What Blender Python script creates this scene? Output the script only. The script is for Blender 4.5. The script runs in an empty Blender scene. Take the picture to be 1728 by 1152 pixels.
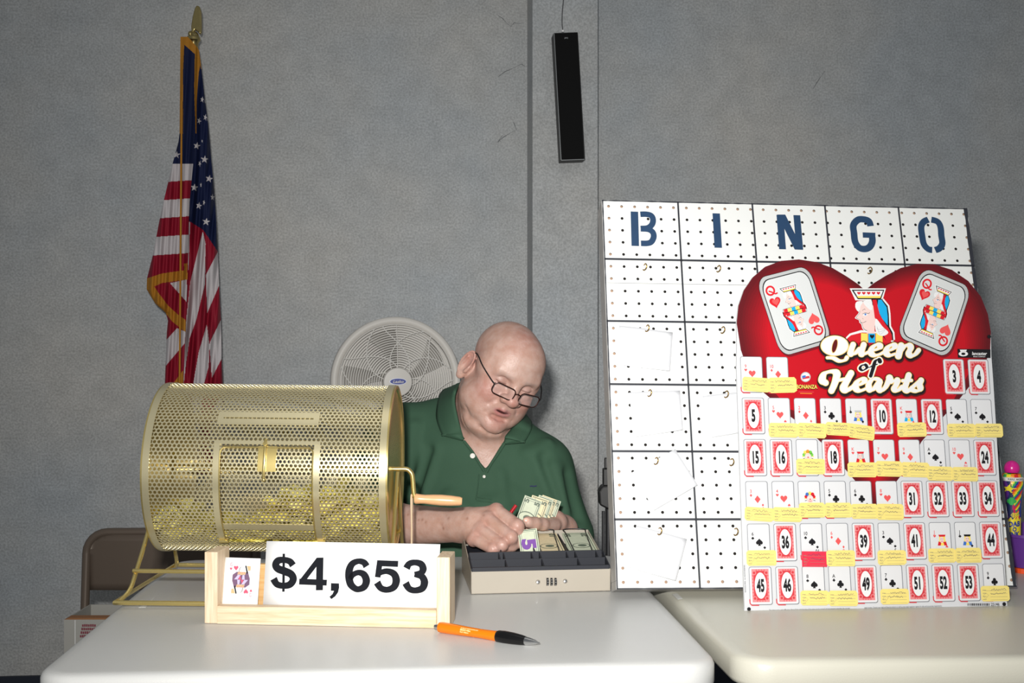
import bpy, math, random
import numpy as np
from mathutils import Vector, Matrix

random.seed(7)
S = bpy.context.scene
COL = S.collection
F = 1950.0           # focal length in pixels of the 1728 wide frame
HZ = 600.0           # image row of the horizon
EYE = 1.175
TT = 0.74            # table top height

# ---- camera, world, lights, exposure --------------------------------------
cd = bpy.data.cameras.new('camera')
cam = bpy.data.objects.new('camera', cd)
COL.objects.link(cam)
cam.location = (0, 0, EYE)
cam.rotation_euler = (math.radians(90), 0, 0)
cd.sensor_width = 36.0
cd.lens = 36.0 * F / 1728.0
cd.shift_y = (HZ - 576.0) / 1728.0
cd.clip_start = 0.05
S.camera = cam

w = bpy.data.worlds.new('world')
S.world = w
w.use_nodes = True
bg = w.node_tree.nodes['Background']
bg.inputs[0].default_value = (0.93, 0.97, 1.0, 1)
bg.inputs[1].default_value = 0.19

ld = bpy.data.lights.new('camera_flash', 'AREA')
ld.shape = 'RECTANGLE'
ld.size = 0.07
ld.size_y = 0.045
ld.energy = 17.5
ld.color = (1.0, 0.985, 0.95)
ld.spread = math.radians(86)
flash = bpy.data.objects.new('camera_flash', ld)
COL.objects.link(flash)
flash.location = (-0.07, -0.02, EYE + 0.15)
flash.rotation_euler = Vector((0.20, 3.0, -0.22)).to_track_quat('-Z', 'Y').to_euler()

cl = bpy.data.lights.new('ceiling_light', 'AREA')
cl.shape = 'RECTANGLE'
cl.size = 2.4
cl.size_y = 1.2
cl.energy = 5.0
cl.color = (1.0, 0.97, 0.9)
clo = bpy.data.objects.new('ceiling_light', cl)
COL.objects.link(clo)
clo.location = (0.2, 1.6, 3.4)

S.view_settings.view_transform = 'Standard'
S.view_settings.look = 'None'
S.view_settings.gamma = 1.0
S.view_settings.exposure = 0.0
S.view_settings.use_curve_mapping = False


def srgb(r, g, b):
    def f(c):
        c /= 255.0
        return c / 12.92 if c <= 0.04045 else ((c + 0.055) / 1.055) ** 2.4
    return (f(r), f(g), f(b), 1)


def P(u, v, Y):
    """point of the place at depth Y that the photograph shows at (u, v)"""
    return Vector(((u - 864.0) * Y / F, Y, EYE - (v - HZ) * Y / F))


# ---- materials ---------------------------------------------------------------
def mat(name, col, rough=0.5, metal=0.0, spec=0.5, bump=0.0, bscale=200.0, var=0.0, vscale=8.0,
        trans=0.0, alpha=1.0, sss=0.0, coat=0.0):
    m = bpy.data.materials.new(name)
    m.use_nodes = True
    nt = m.node_tree
    b = nt.nodes['Principled BSDF']
    c = srgb(*col) if max(col) > 1.0 else (*col, 1)
    b.inputs['Base Color'].default_value = c
    b.inputs['Roughness'].default_value = rough
    b.inputs['Metallic'].default_value = metal
    b.inputs['Specular IOR Level'].default_value = spec
    b.inputs['Transmission Weight'].default_value = trans
    b.inputs['Alpha'].default_value = alpha
    b.inputs['Coat Weight'].default_value = coat
    if sss:
        b.inputs['Subsurface Weight'].default_value = sss
        b.inputs['Subsurface Radius'].default_value = (0.012, 0.005, 0.003)
        b.inputs['Subsurface Scale'].default_value = 0.6
    tc = nt.nodes.new('ShaderNodeTexCoord')
    if var:
        n = nt.nodes.new('ShaderNodeTexNoise')
        n.inputs['Scale'].default_value = vscale
        n.inputs['Detail'].default_value = 5
        nt.links.new(tc.outputs['Object'], n.inputs['Vector'])
        r = nt.nodes.new('ShaderNodeMapRange')
        r.inputs['From Min'].default_value = 0.3
        r.inputs['From Max'].default_value = 0.7
        r.inputs['To Min'].default_value = 1 - var
        r.inputs['To Max'].default_value = 1 + var
        nt.links.new(n.outputs['Fac'], r.inputs['Value'])
        h = nt.nodes.new('ShaderNodeHueSaturation')
        h.inputs['Color'].default_value = c
        nt.links.new(r.outputs[0], h.inputs['Value'])
        nt.links.new(h.outputs[0], b.inputs['Base Color'])
    if bump:
        n2 = nt.nodes.new('ShaderNodeTexNoise')
        n2.inputs['Scale'].default_value = bscale
        n2.inputs['Detail'].default_value = 4
        nt.links.new(tc.outputs['Object'], n2.inputs['Vector'])
        bp = nt.nodes.new('ShaderNodeBump')
        bp.inputs['Strength'].default_value = bump
        bp.inputs['Distance'].default_value = 0.002
        nt.links.new(n2.outputs['Fac'], bp.inputs['Height'])
        nt.links.new(bp.outputs[0], b.inputs['Normal'])
    return m


def wall_mat():
    m = mat('wall_paint', (132, 138, 141), rough=0.62, spec=0.35)
    nt = m.node_tree
    b = nt.nodes['Principled BSDF']
    tc = nt.nodes.new('ShaderNodeTexCoord')

    def noise(s, d, sc=(1, 1, 1)):
        mp = nt.nodes.new('ShaderNodeMapping')
        mp.inputs['Scale'].default_value = sc
        nt.links.new(tc.outputs['Object'], mp.inputs[0])
        n = nt.nodes.new('ShaderNodeTexNoise')
        n.inputs['Scale'].default_value = s
        n.inputs['Detail'].default_value = d
        nt.links.new(mp.outputs[0], n.inputs[0])
        return n
    n1 = noise(1.6, 4)
    n2 = noise(150, 3)
    n3 = noise(14, 6, (1, 1, .5))
    c1 = nt.nodes.new('ShaderNodeValToRGB')
    c1.color_ramp.elements[0].position = 0.35
    c1.color_ramp.elements[0].color = srgb(169, 174, 178)
    c1.color_ramp.elements[1].position = 0.66
    c1.color_ramp.elements[1].color = srgb(183, 182, 179)
    nt.links.new(n1.outputs['Fac'], c1.inputs[0])
    r2 = nt.nodes.new('ShaderNodeMapRange')
    r2.inputs['From Min'].default_value = 0.33
    r2.inputs['From Max'].default_value = 0.67
    r2.inputs['To Min'].default_value = 0.80
    r2.inputs['To Max'].default_value = 1.14
    nt.links.new(n2.outputs['Fac'], r2.inputs['Value'])
    r3 = nt.nodes.new('ShaderNodeMapRange')
    r3.inputs['From Min'].default_value = 0.3
    r3.inputs['From Max'].default_value = 0.7
    r3.inputs['To Min'].default_value = 0.93
    r3.inputs['To Max'].default_value = 1.07
    nt.links.new(n3.outputs['Fac'], r3.inputs['Value'])
    mu = nt.nodes.new('ShaderNodeMath')
    mu.operation = 'MULTIPLY'
    nt.links.new(r2.outputs[0], mu.inputs[0])
    nt.links.new(r3.outputs[0], mu.inputs[1])
    h = nt.nodes.new('ShaderNodeHueSaturation')
    nt.links.new(c1.outputs[0], h.inputs['Color'])
    nt.links.new(mu.outputs[0], h.inputs['Value'])
    nt.links.new(h.outputs[0], b.inputs['Base Color'])
    bp = nt.nodes.new('ShaderNodeBump')
    bp.inputs['Strength'].default_value = 0.35
    bp.inputs['Distance'].default_value = 0.004
    nt.links.new(n2.outputs['Fac'], bp.inputs['Height'])
    nt.links.new(bp.outputs[0], b.inputs['Normal'])
    return m


def wood_mat(name, col, col2, axis=0, scale=30):
    m = mat(name, col, rough=0.55, spec=0.3)
    nt = m.node_tree
    b = nt.nodes['Principled BSDF']
    tc = nt.nodes.new('ShaderNodeTexCoord')
    mp = nt.nodes.new('ShaderNodeMapping')
    s = [6.0, 6.0, 6.0]
    s[axis] = 0.35
    mp.inputs['Scale'].default_value = s
    nt.links.new(tc.outputs['Object'], mp.inputs[0])
    n = nt.nodes.new('ShaderNodeTexNoise')
    n.inputs['Scale'].default_value = scale
    n.inputs['Detail'].default_value = 3
    nt.links.new(mp.outputs[0], n.inputs[0])
    c1 = nt.nodes.new('ShaderNodeValToRGB')
    c1.color_ramp.elements[0].position = 0.35
    c1.color_ramp.elements[0].color = srgb(*col2)
    c1.color_ramp.elements[1].position = 0.6
    c1.color_ramp.elements[1].color = srgb(*col)
    nt.links.new(n.outputs['Fac'], c1.inputs[0])
    nt.links.new(c1.outputs[0], b.inputs['Base Color'])
    return m


M = {}
M['wall'] = wall_mat()
M['wall_side'] = mat('pilaster_paint', (150, 156, 158), 0.6, spec=0.3, var=.04)
M['navy'] = mat('navy_base', (28, 34, 48), 0.5)
M['floor'] = mat('floor_tile', (96, 98, 100), 0.4, var=.1, vscale=3)
M['crack'] = mat('crack', (98, 101, 103), 0.9)
M['table'] = mat('table_plastic', (206, 206, 204), 0.33, spec=0.45, bump=0.12, bscale=420, var=.015, vscale=5)
M['grey_metal'] = mat('grey_metal', (120, 120, 120), 0.4, metal=.7)
M['black'] = mat('black_paint', (12, 12, 13), 0.5)
M['black_matte'] = mat('black_matte', (7, 7, 8), 0.8, spec=.2)
M['black_gloss'] = mat('black_gloss', (9, 9, 10), 0.25)
M['ink'] = mat('black_ink', (18, 18, 22), 0.5, spec=.3)
M['white'] = mat('white_paper', (238, 238, 238), 0.6, spec=.3)
M['white_gloss'] = mat('white_board', (224, 225, 223), 0.4, spec=.35)
M['silver'] = mat('silver_paint', (150, 153, 155), 0.35, metal=.8)
M['chrome'] = mat('chrome', (205, 205, 205), 0.15, metal=1)
M['brass'] = mat('brass', (222, 200, 130), 0.25, metal=.85, var=.03, vscale=20)
M['brass_sheet'] = mat('brass_sheet', (222, 211, 172), 0.26, metal=.72, var=.03, vscale=30)
M['brass_dark'] = mat('aged_brass', (150, 118, 62), 0.35, metal=1)
M['gold_finial'] = mat('gold_finial', (176, 160, 110), 0.3, metal=1, bump=.4, bscale=60)
M['brown'] = mat('brown_enamel', (98, 86, 76), 0.35, spec=.4, metal=.2)
M['steel_dark'] = mat('dark_steel', (50, 50, 52), .45, metal=.5)


def link(o, parent=None):
    COL.objects.link(o)
    if parent is not None:
        o.parent = parent
    return o


def tag(o, label=None, cat=None, group=None, kind=None):
    if label:
        o['label'] = label
    if cat:
        o['category'] = cat
    if group:
        o['group'] = group
    if kind:
        o['kind'] = kind
    return o


def thing(name, label, cat, loc=(0, 0, 0), rot=(0, 0, 0), group=None, mw=None):
    o = bpy.data.objects.new(name, None)
    o.empty_display_size = 0.05
    link(o)
    if mw is not None:
        o.matrix_world = mw
    else:
        o.location = loc
        o.rotation_euler = rot
    return tag(o, label, cat, group)


class MB:
    def __init__(s):
        s.v = []
        s.f = []
        s.m = []
        s.mats = []

    def mi(s, m):
        if m not in s.mats:
            s.mats.append(m)
        return s.mats.index(m)

    def add(s, vs, fs, m=None):
        o = len(s.v)
        s.v.extend([tuple(x) for x in vs])
        k = s.mi(m) if m is not None else 0
        for f in fs:
            s.f.append(tuple(o + i for i in f))
            s.m.append(k)
        return s

    def box(s, c, d, m=None, R=None):
        vs = []
        for z in (-1, 1):
            for y in (-1, 1):
                for x in (-1, 1):
                    p = Vector((x * d[0] / 2, y * d[1] / 2, z * d[2] / 2))
                    if R is not None:
                        p = R @ p
                    vs.append(p + Vector(c))
        return s.add(vs, [(0, 2, 3, 1), (4, 5, 7, 6), (0, 1, 5, 4), (2, 6, 7, 3), (0, 4, 6, 2), (1, 3, 7, 5)], m)

    def hexa(s, q, m=None):
        """8 corners, bottom 4 then top 4, both counter-clockwise from above"""
        return s.add(q, [(3, 2, 1, 0), (4, 5, 6, 7), (0, 1, 5, 4), (1, 2, 6, 5), (2, 3, 7, 6), (3, 0, 4, 7)], m)

    def tube(s, pts, r, m=None, seg=10, closed=False, caps=True, flat=1.0):
        pts = [Vector(p) for p in pts]
        n = len(pts)
        rs = r if isinstance(r, (list, tuple)) else [r] * n
        up = None
        vs = []
        for i, p in enumerate(pts):
            a = pts[i - 1] if (i > 0 or closed) else p
            b = pts[(i + 1) % n] if (i < n - 1 or closed) else p
            t = (b - a)
            if t.length < 1e-9:
                t = Vector((0, 0, 1))
            t.normalize()
            if up is None:
                up = Vector((0, 0, 1)) if abs(t.z) < .9 else Vector((1, 0, 0))
            x = up - t * up.dot(t)
            if x.length < 1e-6:
                x = t.orthogonal()
            x.normalize()
            y = t.cross(x)
            up = x
            for k in range(seg):
                an = 2 * math.pi * k / seg
                vs.append(p + (x * math.cos(an) + y * math.sin(an) * flat) * rs[i])
        fs = []
        e = n if closed else n - 1
        for i in range(e):
            j = (i + 1) % n
            for k in range(seg):
                l = (k + 1) % seg
                fs.append((i * seg + k, i * seg + l, j * seg + l, j * seg + k))
        if caps and not closed:
            fs.append(tuple(range(seg))[::-1])
            fs.append(tuple((n - 1) * seg + k for k in range(seg)))
        return s.add(vs, fs, m)

    def lathe(s, prof, m=None, seg=24, X=None, a0=0, a1=2 * math.pi):
        """profile of (r, h) revolved about local z, X places it"""
        X = X or Matrix.Identity(4)
        full = abs(a1 - a0 - 2 * math.pi) < 1e-6
        ns = seg if full else seg + 1
        vs = []
        for r, h in prof:
            for k in range(ns):
                a = a0 + (a1 - a0) * k / seg
                vs.append(X @ Vector((r * math.cos(a), r * math.sin(a), h)))
        fs = []
        for i in range(len(prof) - 1):
            for k in range(seg):
                l = (k + 1) % ns
                fs.append((i * ns + k, i * ns + l, (i + 1) * ns + l, (i + 1) * ns + k))
        if full:
            if prof[0][0] > 1e-6:
                fs.append(tuple(range(ns))[::-1])
            if prof[-1][0] > 1e-6:
                fs.append(tuple((len(prof) - 1) * ns + k for k in range(ns)))
        return s.add(vs, fs, m)

    def ell(s, c, r, m=None, R=None, nu=16, nv=10):
        vs, fs = [], []
        for i in range(nv + 1):
            th = math.pi * i / nv
            for k in range(nu):
                a = 2 * math.pi * k / nu
                p = Vector((r[0] * math.sin(th) * math.cos(a), r[1] * math.sin(th) * math.sin(a), r[2] * math.cos(th)))
                if R is not None:
                    p = R @ p
                vs.append(p + Vector(c))
        for i in range(nv):
            for k in range(nu):
                l = (k + 1) % nu
                fs.append((i * nu + k, (i + 1) * nu + k, (i + 1) * nu + l, i * nu + l))
        return s.add(vs, fs, m)

    def grid(s, nu, nv, fn, m=None):
        vs = [fn(i / (nu - 1), j / (nv - 1)) for j in range(nv) for i in range(nu)]
        fs = [(j * nu + i, j * nu + i + 1, (j + 1) * nu + i + 1, (j + 1) * nu + i) for j in range(nv - 1) for i in range(nu - 1)]
        return s.add(vs, fs, m)

    def prism(s, pts, h, m=None, X=None):
        """outline in xy extruded from z=0 to z=h"""
        X = X or Matrix.Identity(4)
        n = len(pts)
        vs = [X @ Vector((p[0], p[1], 0)) for p in pts] + [X @ Vector((p[0], p[1], h)) for p in pts]
        fs = [tuple(range(n))[::-1], tuple(n + i for i in range(n))]
        fs += [(i, (i + 1) % n, n + (i + 1) % n, n + i) for i in range(n)]
        return s.add(vs, fs, m)

    def build(s, name, m=None, parent=None, bevel=0.0, smooth=False, solid=0.0, mw=None, bseg=2, angle=35):
        me = bpy.data.meshes.new(name)
        me.from_pydata(s.v, [], s.f)
        ms = s.mats if s.mats and s.mats[0] is not None else ([m] if m else [])
        if m is not None and (not s.mats or s.mats == [None]):
            ms = [m]
        for x in ms:
            me.materials.append(x)
        if len(ms) > 1:
            me.polygons.foreach_set('material_index', s.m)
        me.update()
        if smooth:
            me.polygons.foreach_set('use_smooth', [True] * len(me.polygons))
            me.set_sharp_from_angle(angle=math.radians(angle))
        o = bpy.data.objects.new(name, me)
        link(o, parent)
        if mw is not None:
            o.matrix_world = mw
        if solid:
            md = o.modifiers.new('solid', 'SOLIDIFY')
            md.thickness = solid
            md.offset = 0
        if bevel:
            md = o.modifiers.new('bevel', 'BEVEL')
            md.width = bevel
            md.segments = bseg
            md.limit_method = 'ANGLE'
            md.angle_limit = math.radians(40)
        return o


def rrect(w, h, r, n=5, cx=0, cy=0):
    out = []
    for (sx, sy, a) in ((1, -1, -90), (1, 1, 0), (-1, 1, 90), (-1, -1, 180)):
        for k in range(n + 1):
            t = math.radians(a + 90 * k / n)
            out.append((cx + sx * (w / 2 - r) + r * math.cos(t), cy + sy * (h / 2 - r) + r * math.sin(t)))
    return out


def spline(pts, n=6, closed=False):
    P_ = [Vector(p) for p in pts]
    out = []
    N = len(P_)
    rng = range(N if closed else N - 1)
    for i in rng:
        p1, p2 = P_[i], P_[(i + 1) % N]
        p0 = P_[i - 1] if (i > 0 or closed) else p1
        p3 = P_[(i + 2) % N] if (i + 2 < N or closed) else p2
        for k in range(n):
            t = k / n
            out.append(0.5 * ((2 * p1) + (p2 - p0) * t + (2 * p0 - 5 * p1 + 4 * p2 - p3) * t * t + (3 * p1 - p0 - 3 * p2 + p3) * t ** 3))
    if not closed:
        out.append(P_[-1])
    return out


# ---- flat lettering ------------------------------------------------------------
_gl = {}


def glyph(text, bold=0.0, shear=0.0):
    """outline mesh of a line of text, height of a capital = 1, centred on x, baseline 0"""
    key = (text, bold, shear)
    if key in _gl:
        return _gl[key]
    cu = bpy.data.curves.new('lettering', 'FONT')
    cu.body = text
    cu.size = 1.0
    cu.offset = bold
    cu.shear = shear
    cu.align_x = 'CENTER'
    cu.resolution_u = 3
    ob = bpy.data.objects.new('lettering', cu)
    COL.objects.link(ob)
    dg = bpy.context.evaluated_depsgraph_get()
    me = bpy.data.meshes.new_from_object(ob.evaluated_get(dg))
    vs = [(v.co.x / .73, v.co.y / .73) for v in me.vertices]
    fs = [tuple(p.vertices) for p in me.polygons]
    bpy.data.objects.remove(ob)
    bpy.data.curves.remove(cu)
    bpy.data.meshes.remove(me)
    _gl[key] = (vs, fs)
    return _gl[key]


class Art(MB):
    """flat printing in a plane: local x right, y up, z out of the plane; layers stack on z"""

    def __init__(s, step=0.00012, base=0.0, X=None):
        super().__init__()
        s.step = step
        s.base = base
        s.X = X or (lambda p: p)

    def poly(s, pts, m, L=0):
        z = s.base + L * s.step
        pts = [s.X(p) for p in pts]
        a = sum(pts[i - 1][0] * pts[i][1] - pts[i][0] * pts[i - 1][1] for i in range(len(pts)))
        if a < 0:
            pts = pts[::-1]
        s.add([(p[0], p[1], z) for p in pts], [tuple(range(len(pts)))], m)

    def stroke(s, pts, wd, m, L=0, closed=False, nib=None):
        """wd: width or list; nib=(angle, thin) gives thick downstrokes"""
        z = s.base + L * s.step
        pts = [Vector(s.X(p)) for p in pts]
        n = len(pts)
        vs, fs = [], []
        for i, p in enumerate(pts):
            a = pts[i - 1] if (i or closed) else p
            b = pts[(i + 1) % n] if (i < n - 1 or closed) else p
            t = b - a
            if t.length < 1e-9:
                t = Vector((1, 0))
            t.normalize()
            nn = Vector((-t.y, t.x))
            ww = wd[i] if isinstance(wd, (list, tuple)) else wd
            vs += [(p.x + nn.x * ww / 2, p.y + nn.y * ww / 2, z), (p.x - nn.x * ww / 2, p.y - nn.y * ww / 2, z)]
        for i in range(n if closed else n - 1):
            j = (i + 1) % n
            fs.append((2 * i, 2 * i + 1, 2 * j + 1, 2 * j))
        s.add(vs, fs, m)

    def text(s, t, cx, cy, h, m, L=0, bold=0.0, sx=1.0, shear=0.0, rot=0.0):
        """cx: centre, cy: baseline, h: cap height, all in plane units (after X of the anchor)"""
        vs, fs = glyph(t, bold, shear)
        c = s.X((cx, cy))
        z = s.base + L * s.step
        ca, sa = math.cos(rot), math.sin(rot)
        out = []
        for x, y in vs:
            x, y = x * h * sx, y * h
            out.append((c[0] + x * ca - y * sa, c[1] + x * sa + y * ca, z))
        s.add(out, fs, m)


def circle(cx, cy, r, n=20, ry=None):
    ry = ry or r
    return [(cx + r * math.cos(2 * math.pi * k / n), cy + ry * math.sin(2 * math.pi * k / n)) for k in range(n)]


def heart(cx, cy, w, h, flip=False, n=28):
    out = []
    for k in range(n):
        t = 2 * math.pi * k / n
        x = 16 * math.sin(t) ** 3 / 32
        y = (13 * math.cos(t) - 5 * math.cos(2 * t) - 2 * math.cos(3 * t) - math.cos(4 * t) + 2.5) / 29
        out.append((cx + x * w, cy + (-y if flip else y) * h))
    return out


def diamond(cx, cy, w, h):
    return [(cx, cy - h / 2), (cx + w / 2, cy), (cx, cy + h / 2), (cx - w / 2, cy)]
# ---- room ------------------------------------------------------------------
WY = math.radians(5.4)
WD = Vector((math.cos(WY), math.sin(WY), 0))       # along the wall, to the right
WN = Vector((math.sin(WY), -math.cos(WY), 0))      # out of the wall, to the room
W0 = Vector((0, 4.05, 0))
wallX = Matrix(((WD.x, 0, WN.x, W0.x), (WD.y, 0, WN.y, W0.y), (0, 1, 0, 0), (0, 0, 0, 1)))   # local x along, y up, z out


def onwall(u, v, off=0.0):
    """(x along, height) on the wall plane moved out by off"""
    d = Vector(((u - 864) / F, 1, -(v - HZ) / F))
    o = Vector((0, 0, EYE))
    p0 = W0 + WN * off
    t = (p0 - o).dot(WN) / d.dot(WN)
    p = o + d * t
    return (p - W0).dot(WD), p.z


b = MB()
b.box((0, 1.5, -0.06), (7.6, 3.2, 0.12))
wb = b.build('wall_back', M['wall'], mw=wallX)
tag(wb, kind='structure')
b = MB()
b.box((0.2, 1.6, -0.025), (9, 7, 0.05))
tag(b.build('floor', M['floor']), kind='structure')
b = MB()
b.box((0, 0.049, 0.006), (7.6, 0.098, 0.012))
tag(b.build('baseboard_back', M['navy'], mw=wallX), kind='structure')
# pilaster standing out of the wall
xl = onwall(898.5, 300, .165)[0]
xr = onwall(1009, 300, .165)[0]
b = MB()
b.box(((xl + xr) / 2, 1.5, .0825), (xr - xl, 3.2, .165))
tag(b.build('trim_1', M['wall'], mw=wallX, bevel=.002), kind='structure')
# hairline cracks in the paint
b = Art(base=0.0006)
for pts in ([(840, 26), (848, 31), (853, 37), (862, 45), (868, 38), (875, 40), (885, 38)],
            [(840, 130), (852, 121), (866, 115), (874, 111), (880, 108), (886, 112)],
            [(842, 238), (850, 231), (860, 225), (872, 219), (868, 210), (866, 205)],
            [(846, 238), (840, 240), (848, 228)],
            [(1372, 150), (1378, 140), (1386, 128), (1392, 120)]):
    q = [onwall(u, v) for u, v in pts]
    b.stroke(q, [.0009 + .0014 * ((i * 7) % 3 == 1) for i in range(len(q))], M['crack'])
o = b.build('trim_2', mw=wallX)
tag(o, kind='structure')

# ---- tables ------------------------------------------------------------------
M['table_edge'] = M['table']


def table(name, label, X, w, d, m, group='white folding tables'):
    t = thing(name, label, 'table', mw=X, group=group)
    # local: origin front left corner on the floor, x right, y back
    b = MB()
    prof = [(-.004, .0), (0, -.004), (0, -.040), (.004, -.046)]
    out = rrect(w, d, .055, 8, w / 2, d / 2)
    n = len(out)
    rings = []
    cx, cy = w / 2, d / 2
    # rounded lip, lower skirt slightly tucked in
    for (ins, z) in ((.020, 0.0), (.009, -.0012), (.003, -.005), (0, -.011), (0, -.036), (.003, -.042), (.010, -.045), (.024, -.045)):
        rr = rrect(w - 2 * ins, d - 2 * ins, .055 - ins, 8, cx, cy)
        rings.append([(x, y, TT + z) for x, y in rr])
    vs = [p for r in rings for p in r]
    fs = [tuple(range(n))]
    for i in range(len(rings) - 1):
        for k in range(n):
            l = (k + 1) % n
            fs.append((i * n + k, (i + 1) * n + k, (i + 1) * n + l, i * n + l))
    fs.append(tuple((len(rings) - 1) * n + k for k in range(n))[::-1])
    b.add(vs, fs)
    b.build('table_top', m, t, smooth=True, angle=50)
    for x in (.09, w - .09):
        b = MB()
        b.tube([(x, .10, TT - .05), (x, .10, .012), ], .0125, seg=12)
        b.tube([(x, d - .10, TT - .05), (x, d - .10, .012)], .0125, seg=12)
        b.tube([(x, .10, .25), (x, d - .10, .25)], .009, seg=10)
        b.tube([(x, .10, TT - .06), (x, d - .10, TT - .06)], .011, seg=10)
        b.build('leg_frame', M['grey_metal'], t, smooth=True)
    return t


TA = math.radians(4.2)
TLX = Matrix.Translation((-.655, 1.566, 0)) @ Matrix.Rotation(TA, 4, 'Z')
table('folding_table', 'white plastic folding table under the brass drum, cash box and price sign', TLX, .956, .91, M['table'])
# right table: turned a little more, its top drops slightly to the right
RP = Vector((.316, 1.652, 0))
TRX = Matrix.Translation(RP) @ Matrix.Rotation(math.radians(.69), 4, 'Y') @ Matrix.Rotation(math.radians(4.7), 4, 'Z')
table('folding_table', 'white plastic folding table at right carrying the red heart card board', TRX, 1.83, .93, mat('table_plastic_cream', (201, 198, 184), .33, spec=.45, bump=.12, bscale=420, var=.015, vscale=5))


def tz(x, y):
    """height of the table surface at (x, y)"""
    if x < .27:
        return TT
    return TT - math.tan(math.radians(.69)) * (x - .31)


# small pale tape mark left on the table
for (q, lb) in ((((234, 1025), (254, 1013), (261, 1008), (246, 1025)), 'clear tape scrap stuck near the left end of the drum stand'),
                (((1134, 1003), (1142, 1001), (1152, 1010), (1144, 1012)), 'clear tape scrap stuck below the white peg board')):
    b = MB()
    vs = []
    for u, v in q:
        Y = (EYE - TT) * F / (v - HZ)
        p = P(u, v, Y)
        vs.append((p.x, p.y, TT + .0004))
    for x in list(vs):
        vs.append((x[0], x[1], TT + .0008))
    b.hexa(vs)
    tag(b.build('tape_scrap', mat('tape', (232, 232, 228), .2)), lb, 'tape', 'tape scraps on the tables')
# ---- brass raffle drum --------------------------------------------------------
DR = .155
DAX = TT + .223
DY = 2.16
DX0, DX1 = -.645, -.222
DL = DX1 - DX0
DC = Vector(((DX0 + DX1) / 2, DY, DAX))
DROT = Matrix.Rotation(math.radians(.7), 4, 'Y')
# drum local frame: x along axis, origin mid axis
DM = Matrix.Translation(DC) @ DROT
drum = thing('raffle_drum', 'perforated brass raffle drum lying in a wire stand with a wooden crank', 'raffle drum', mw=Matrix.Translation((DC.x, DC.y, TT + .0030)) @ DROT)


def cyl(x, a, r=DR):
    """a: angle above the horizontal facing the camera"""
    return Vector((x, -r * math.cos(a), r * math.sin(a) + .223))


def perforated(x0, x1, a0, a1, r, hole, px, name, m, parent, skip=None, thick=.0011):
    nx = max(1, round((x1 - x0) / px))
    pa = px * .866 / r
    na = max(2, round((a1 - a0) / pa))
    if abs(a1 - a0 - 2 * math.pi) < 1e-6:
        na += na % 2
    pa = (a1 - a0) / na
    px = (x1 - x0 - 0.5 * px) / nx
    vs, fs = [], []
    seg = 12
    ry = pa * r
    ang = [math.pi / 2 + 2 * math.pi * k / seg for k in range(seg)]
    # hexagon boundary: pointy top, corners at k even, edge mid points at k odd
    hexb = []
    for k in range(seg):
        if k % 2 == 0:
            R = 1.0
        else:
            R = math.cos(math.pi / 6)
        hexb.append((R * math.cos(ang[k]) * px / 2 / math.cos(math.pi / 6), R * math.sin(ang[k]) * ry / 1.5))
    hb = [(hole * math.cos(a), hole * math.sin(a)) for a in ang]
    for j in range(na):
        for i in range(nx):
            cx = x0 + px * (i + .5 + (.5 if j % 2 else 0))
            ca = a0 + pa * (j + .5)
            if skip and skip(cx, ca):
                continue
            o = len(vs)
            for (dx, dy) in hexb:
                vs.append(cyl(min(max(cx + dx, x0), x1), ca + dy / r, r))
            for (dx, dy) in hb:
                vs.append(cyl(cx + dx, ca + dy / r, r))
            for (dx, dy) in hb:
                vs.append(cyl(cx + dx * .93, ca + dy * .93 / r, r - thick))
            for k in range(seg):
                l = (k + 1) % seg
                fs.append((o + k, o + l, o + seg + l, o + seg + k))
                fs.append((o + seg + k, o + seg + l, o + 2 * seg + l, o + 2 * seg + k))
    b = MB()
    b.add(vs, fs)
    ob = b.build(name, m, parent, smooth=True, angle=50)
    return ob


def band(x0, x1, a0, a1, r, m, parent, name, n=40, th=.0012):
    b = MB()
    vs = []
    for k in range(n + 1):
        a = a0 + (a1 - a0) * k / n
        vs += [cyl(x0, a, r), cyl(x1, a, r), cyl(x1, a, r - th), cyl(x0, a, r - th)]
    fs = []
    for k in range(n):
        o = 4 * k
        for e in range(4):
            g = (e + 1) % 4
            fs.append((o + e, o + 4 + e, o + 4 + g, o + g))
    fs += [(0, 1, 2, 3), (4 * n + 3, 4 * n + 2, 4 * n + 1, 4 * n)]
    b.add(vs, fs)
    return b.build(name, m, parent, smooth=True, angle=40)


def dX(u, Y=2.01):
    return (u - 864) * Y / F - DC.x


door = (dX(360), dX(534), math.radians(-52), math.radians(21))
plq = (dX(367, 2.05), dX(537, 2.05), math.radians(34), math.radians(44))
E2 = .006
perforated(-DL / 2 + .010, DL / 2 - .010, -math.pi, math.pi, DR, .0029, .0079, 'perforated_shell', M['brass_sheet'], drum,
           skip=lambda x, a: (door[0] + E2 < x < door[1] - E2 and door[2] < a < door[3]))
perforated(door[0] + .008, door[1] - .008, door[2] + .05, door[3] - .05, DR + .0005, .0029, .0079, 'door', M['brass_sheet'], drum)
dr = [o for o in bpy.data.objects if o.name == 'door'][0]
for (x0, x1, a0, a1) in ((door[0] - .003, door[0] + .0075, door[2], door[3] + .0), (door[1] - .0075, door[1] + .003, door[2], door[3])):
    band(x0, x1, a0, a1, DR + .0022, M['brass_sheet'], drum, 'door_frame_strip', 24, .002)
band(door[0] - .003, door[1] + .003, door[3] - .012, door[3] + .03, DR + .0026, M['brass_sheet'], drum, 'door_frame_strip', 6, .002)
band(door[0] + .009, door[1] - .009, math.radians(-39), math.radians(-34), DR + .0014, M['brass_sheet'], dr, 'lower_strip', 6, .001)
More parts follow.
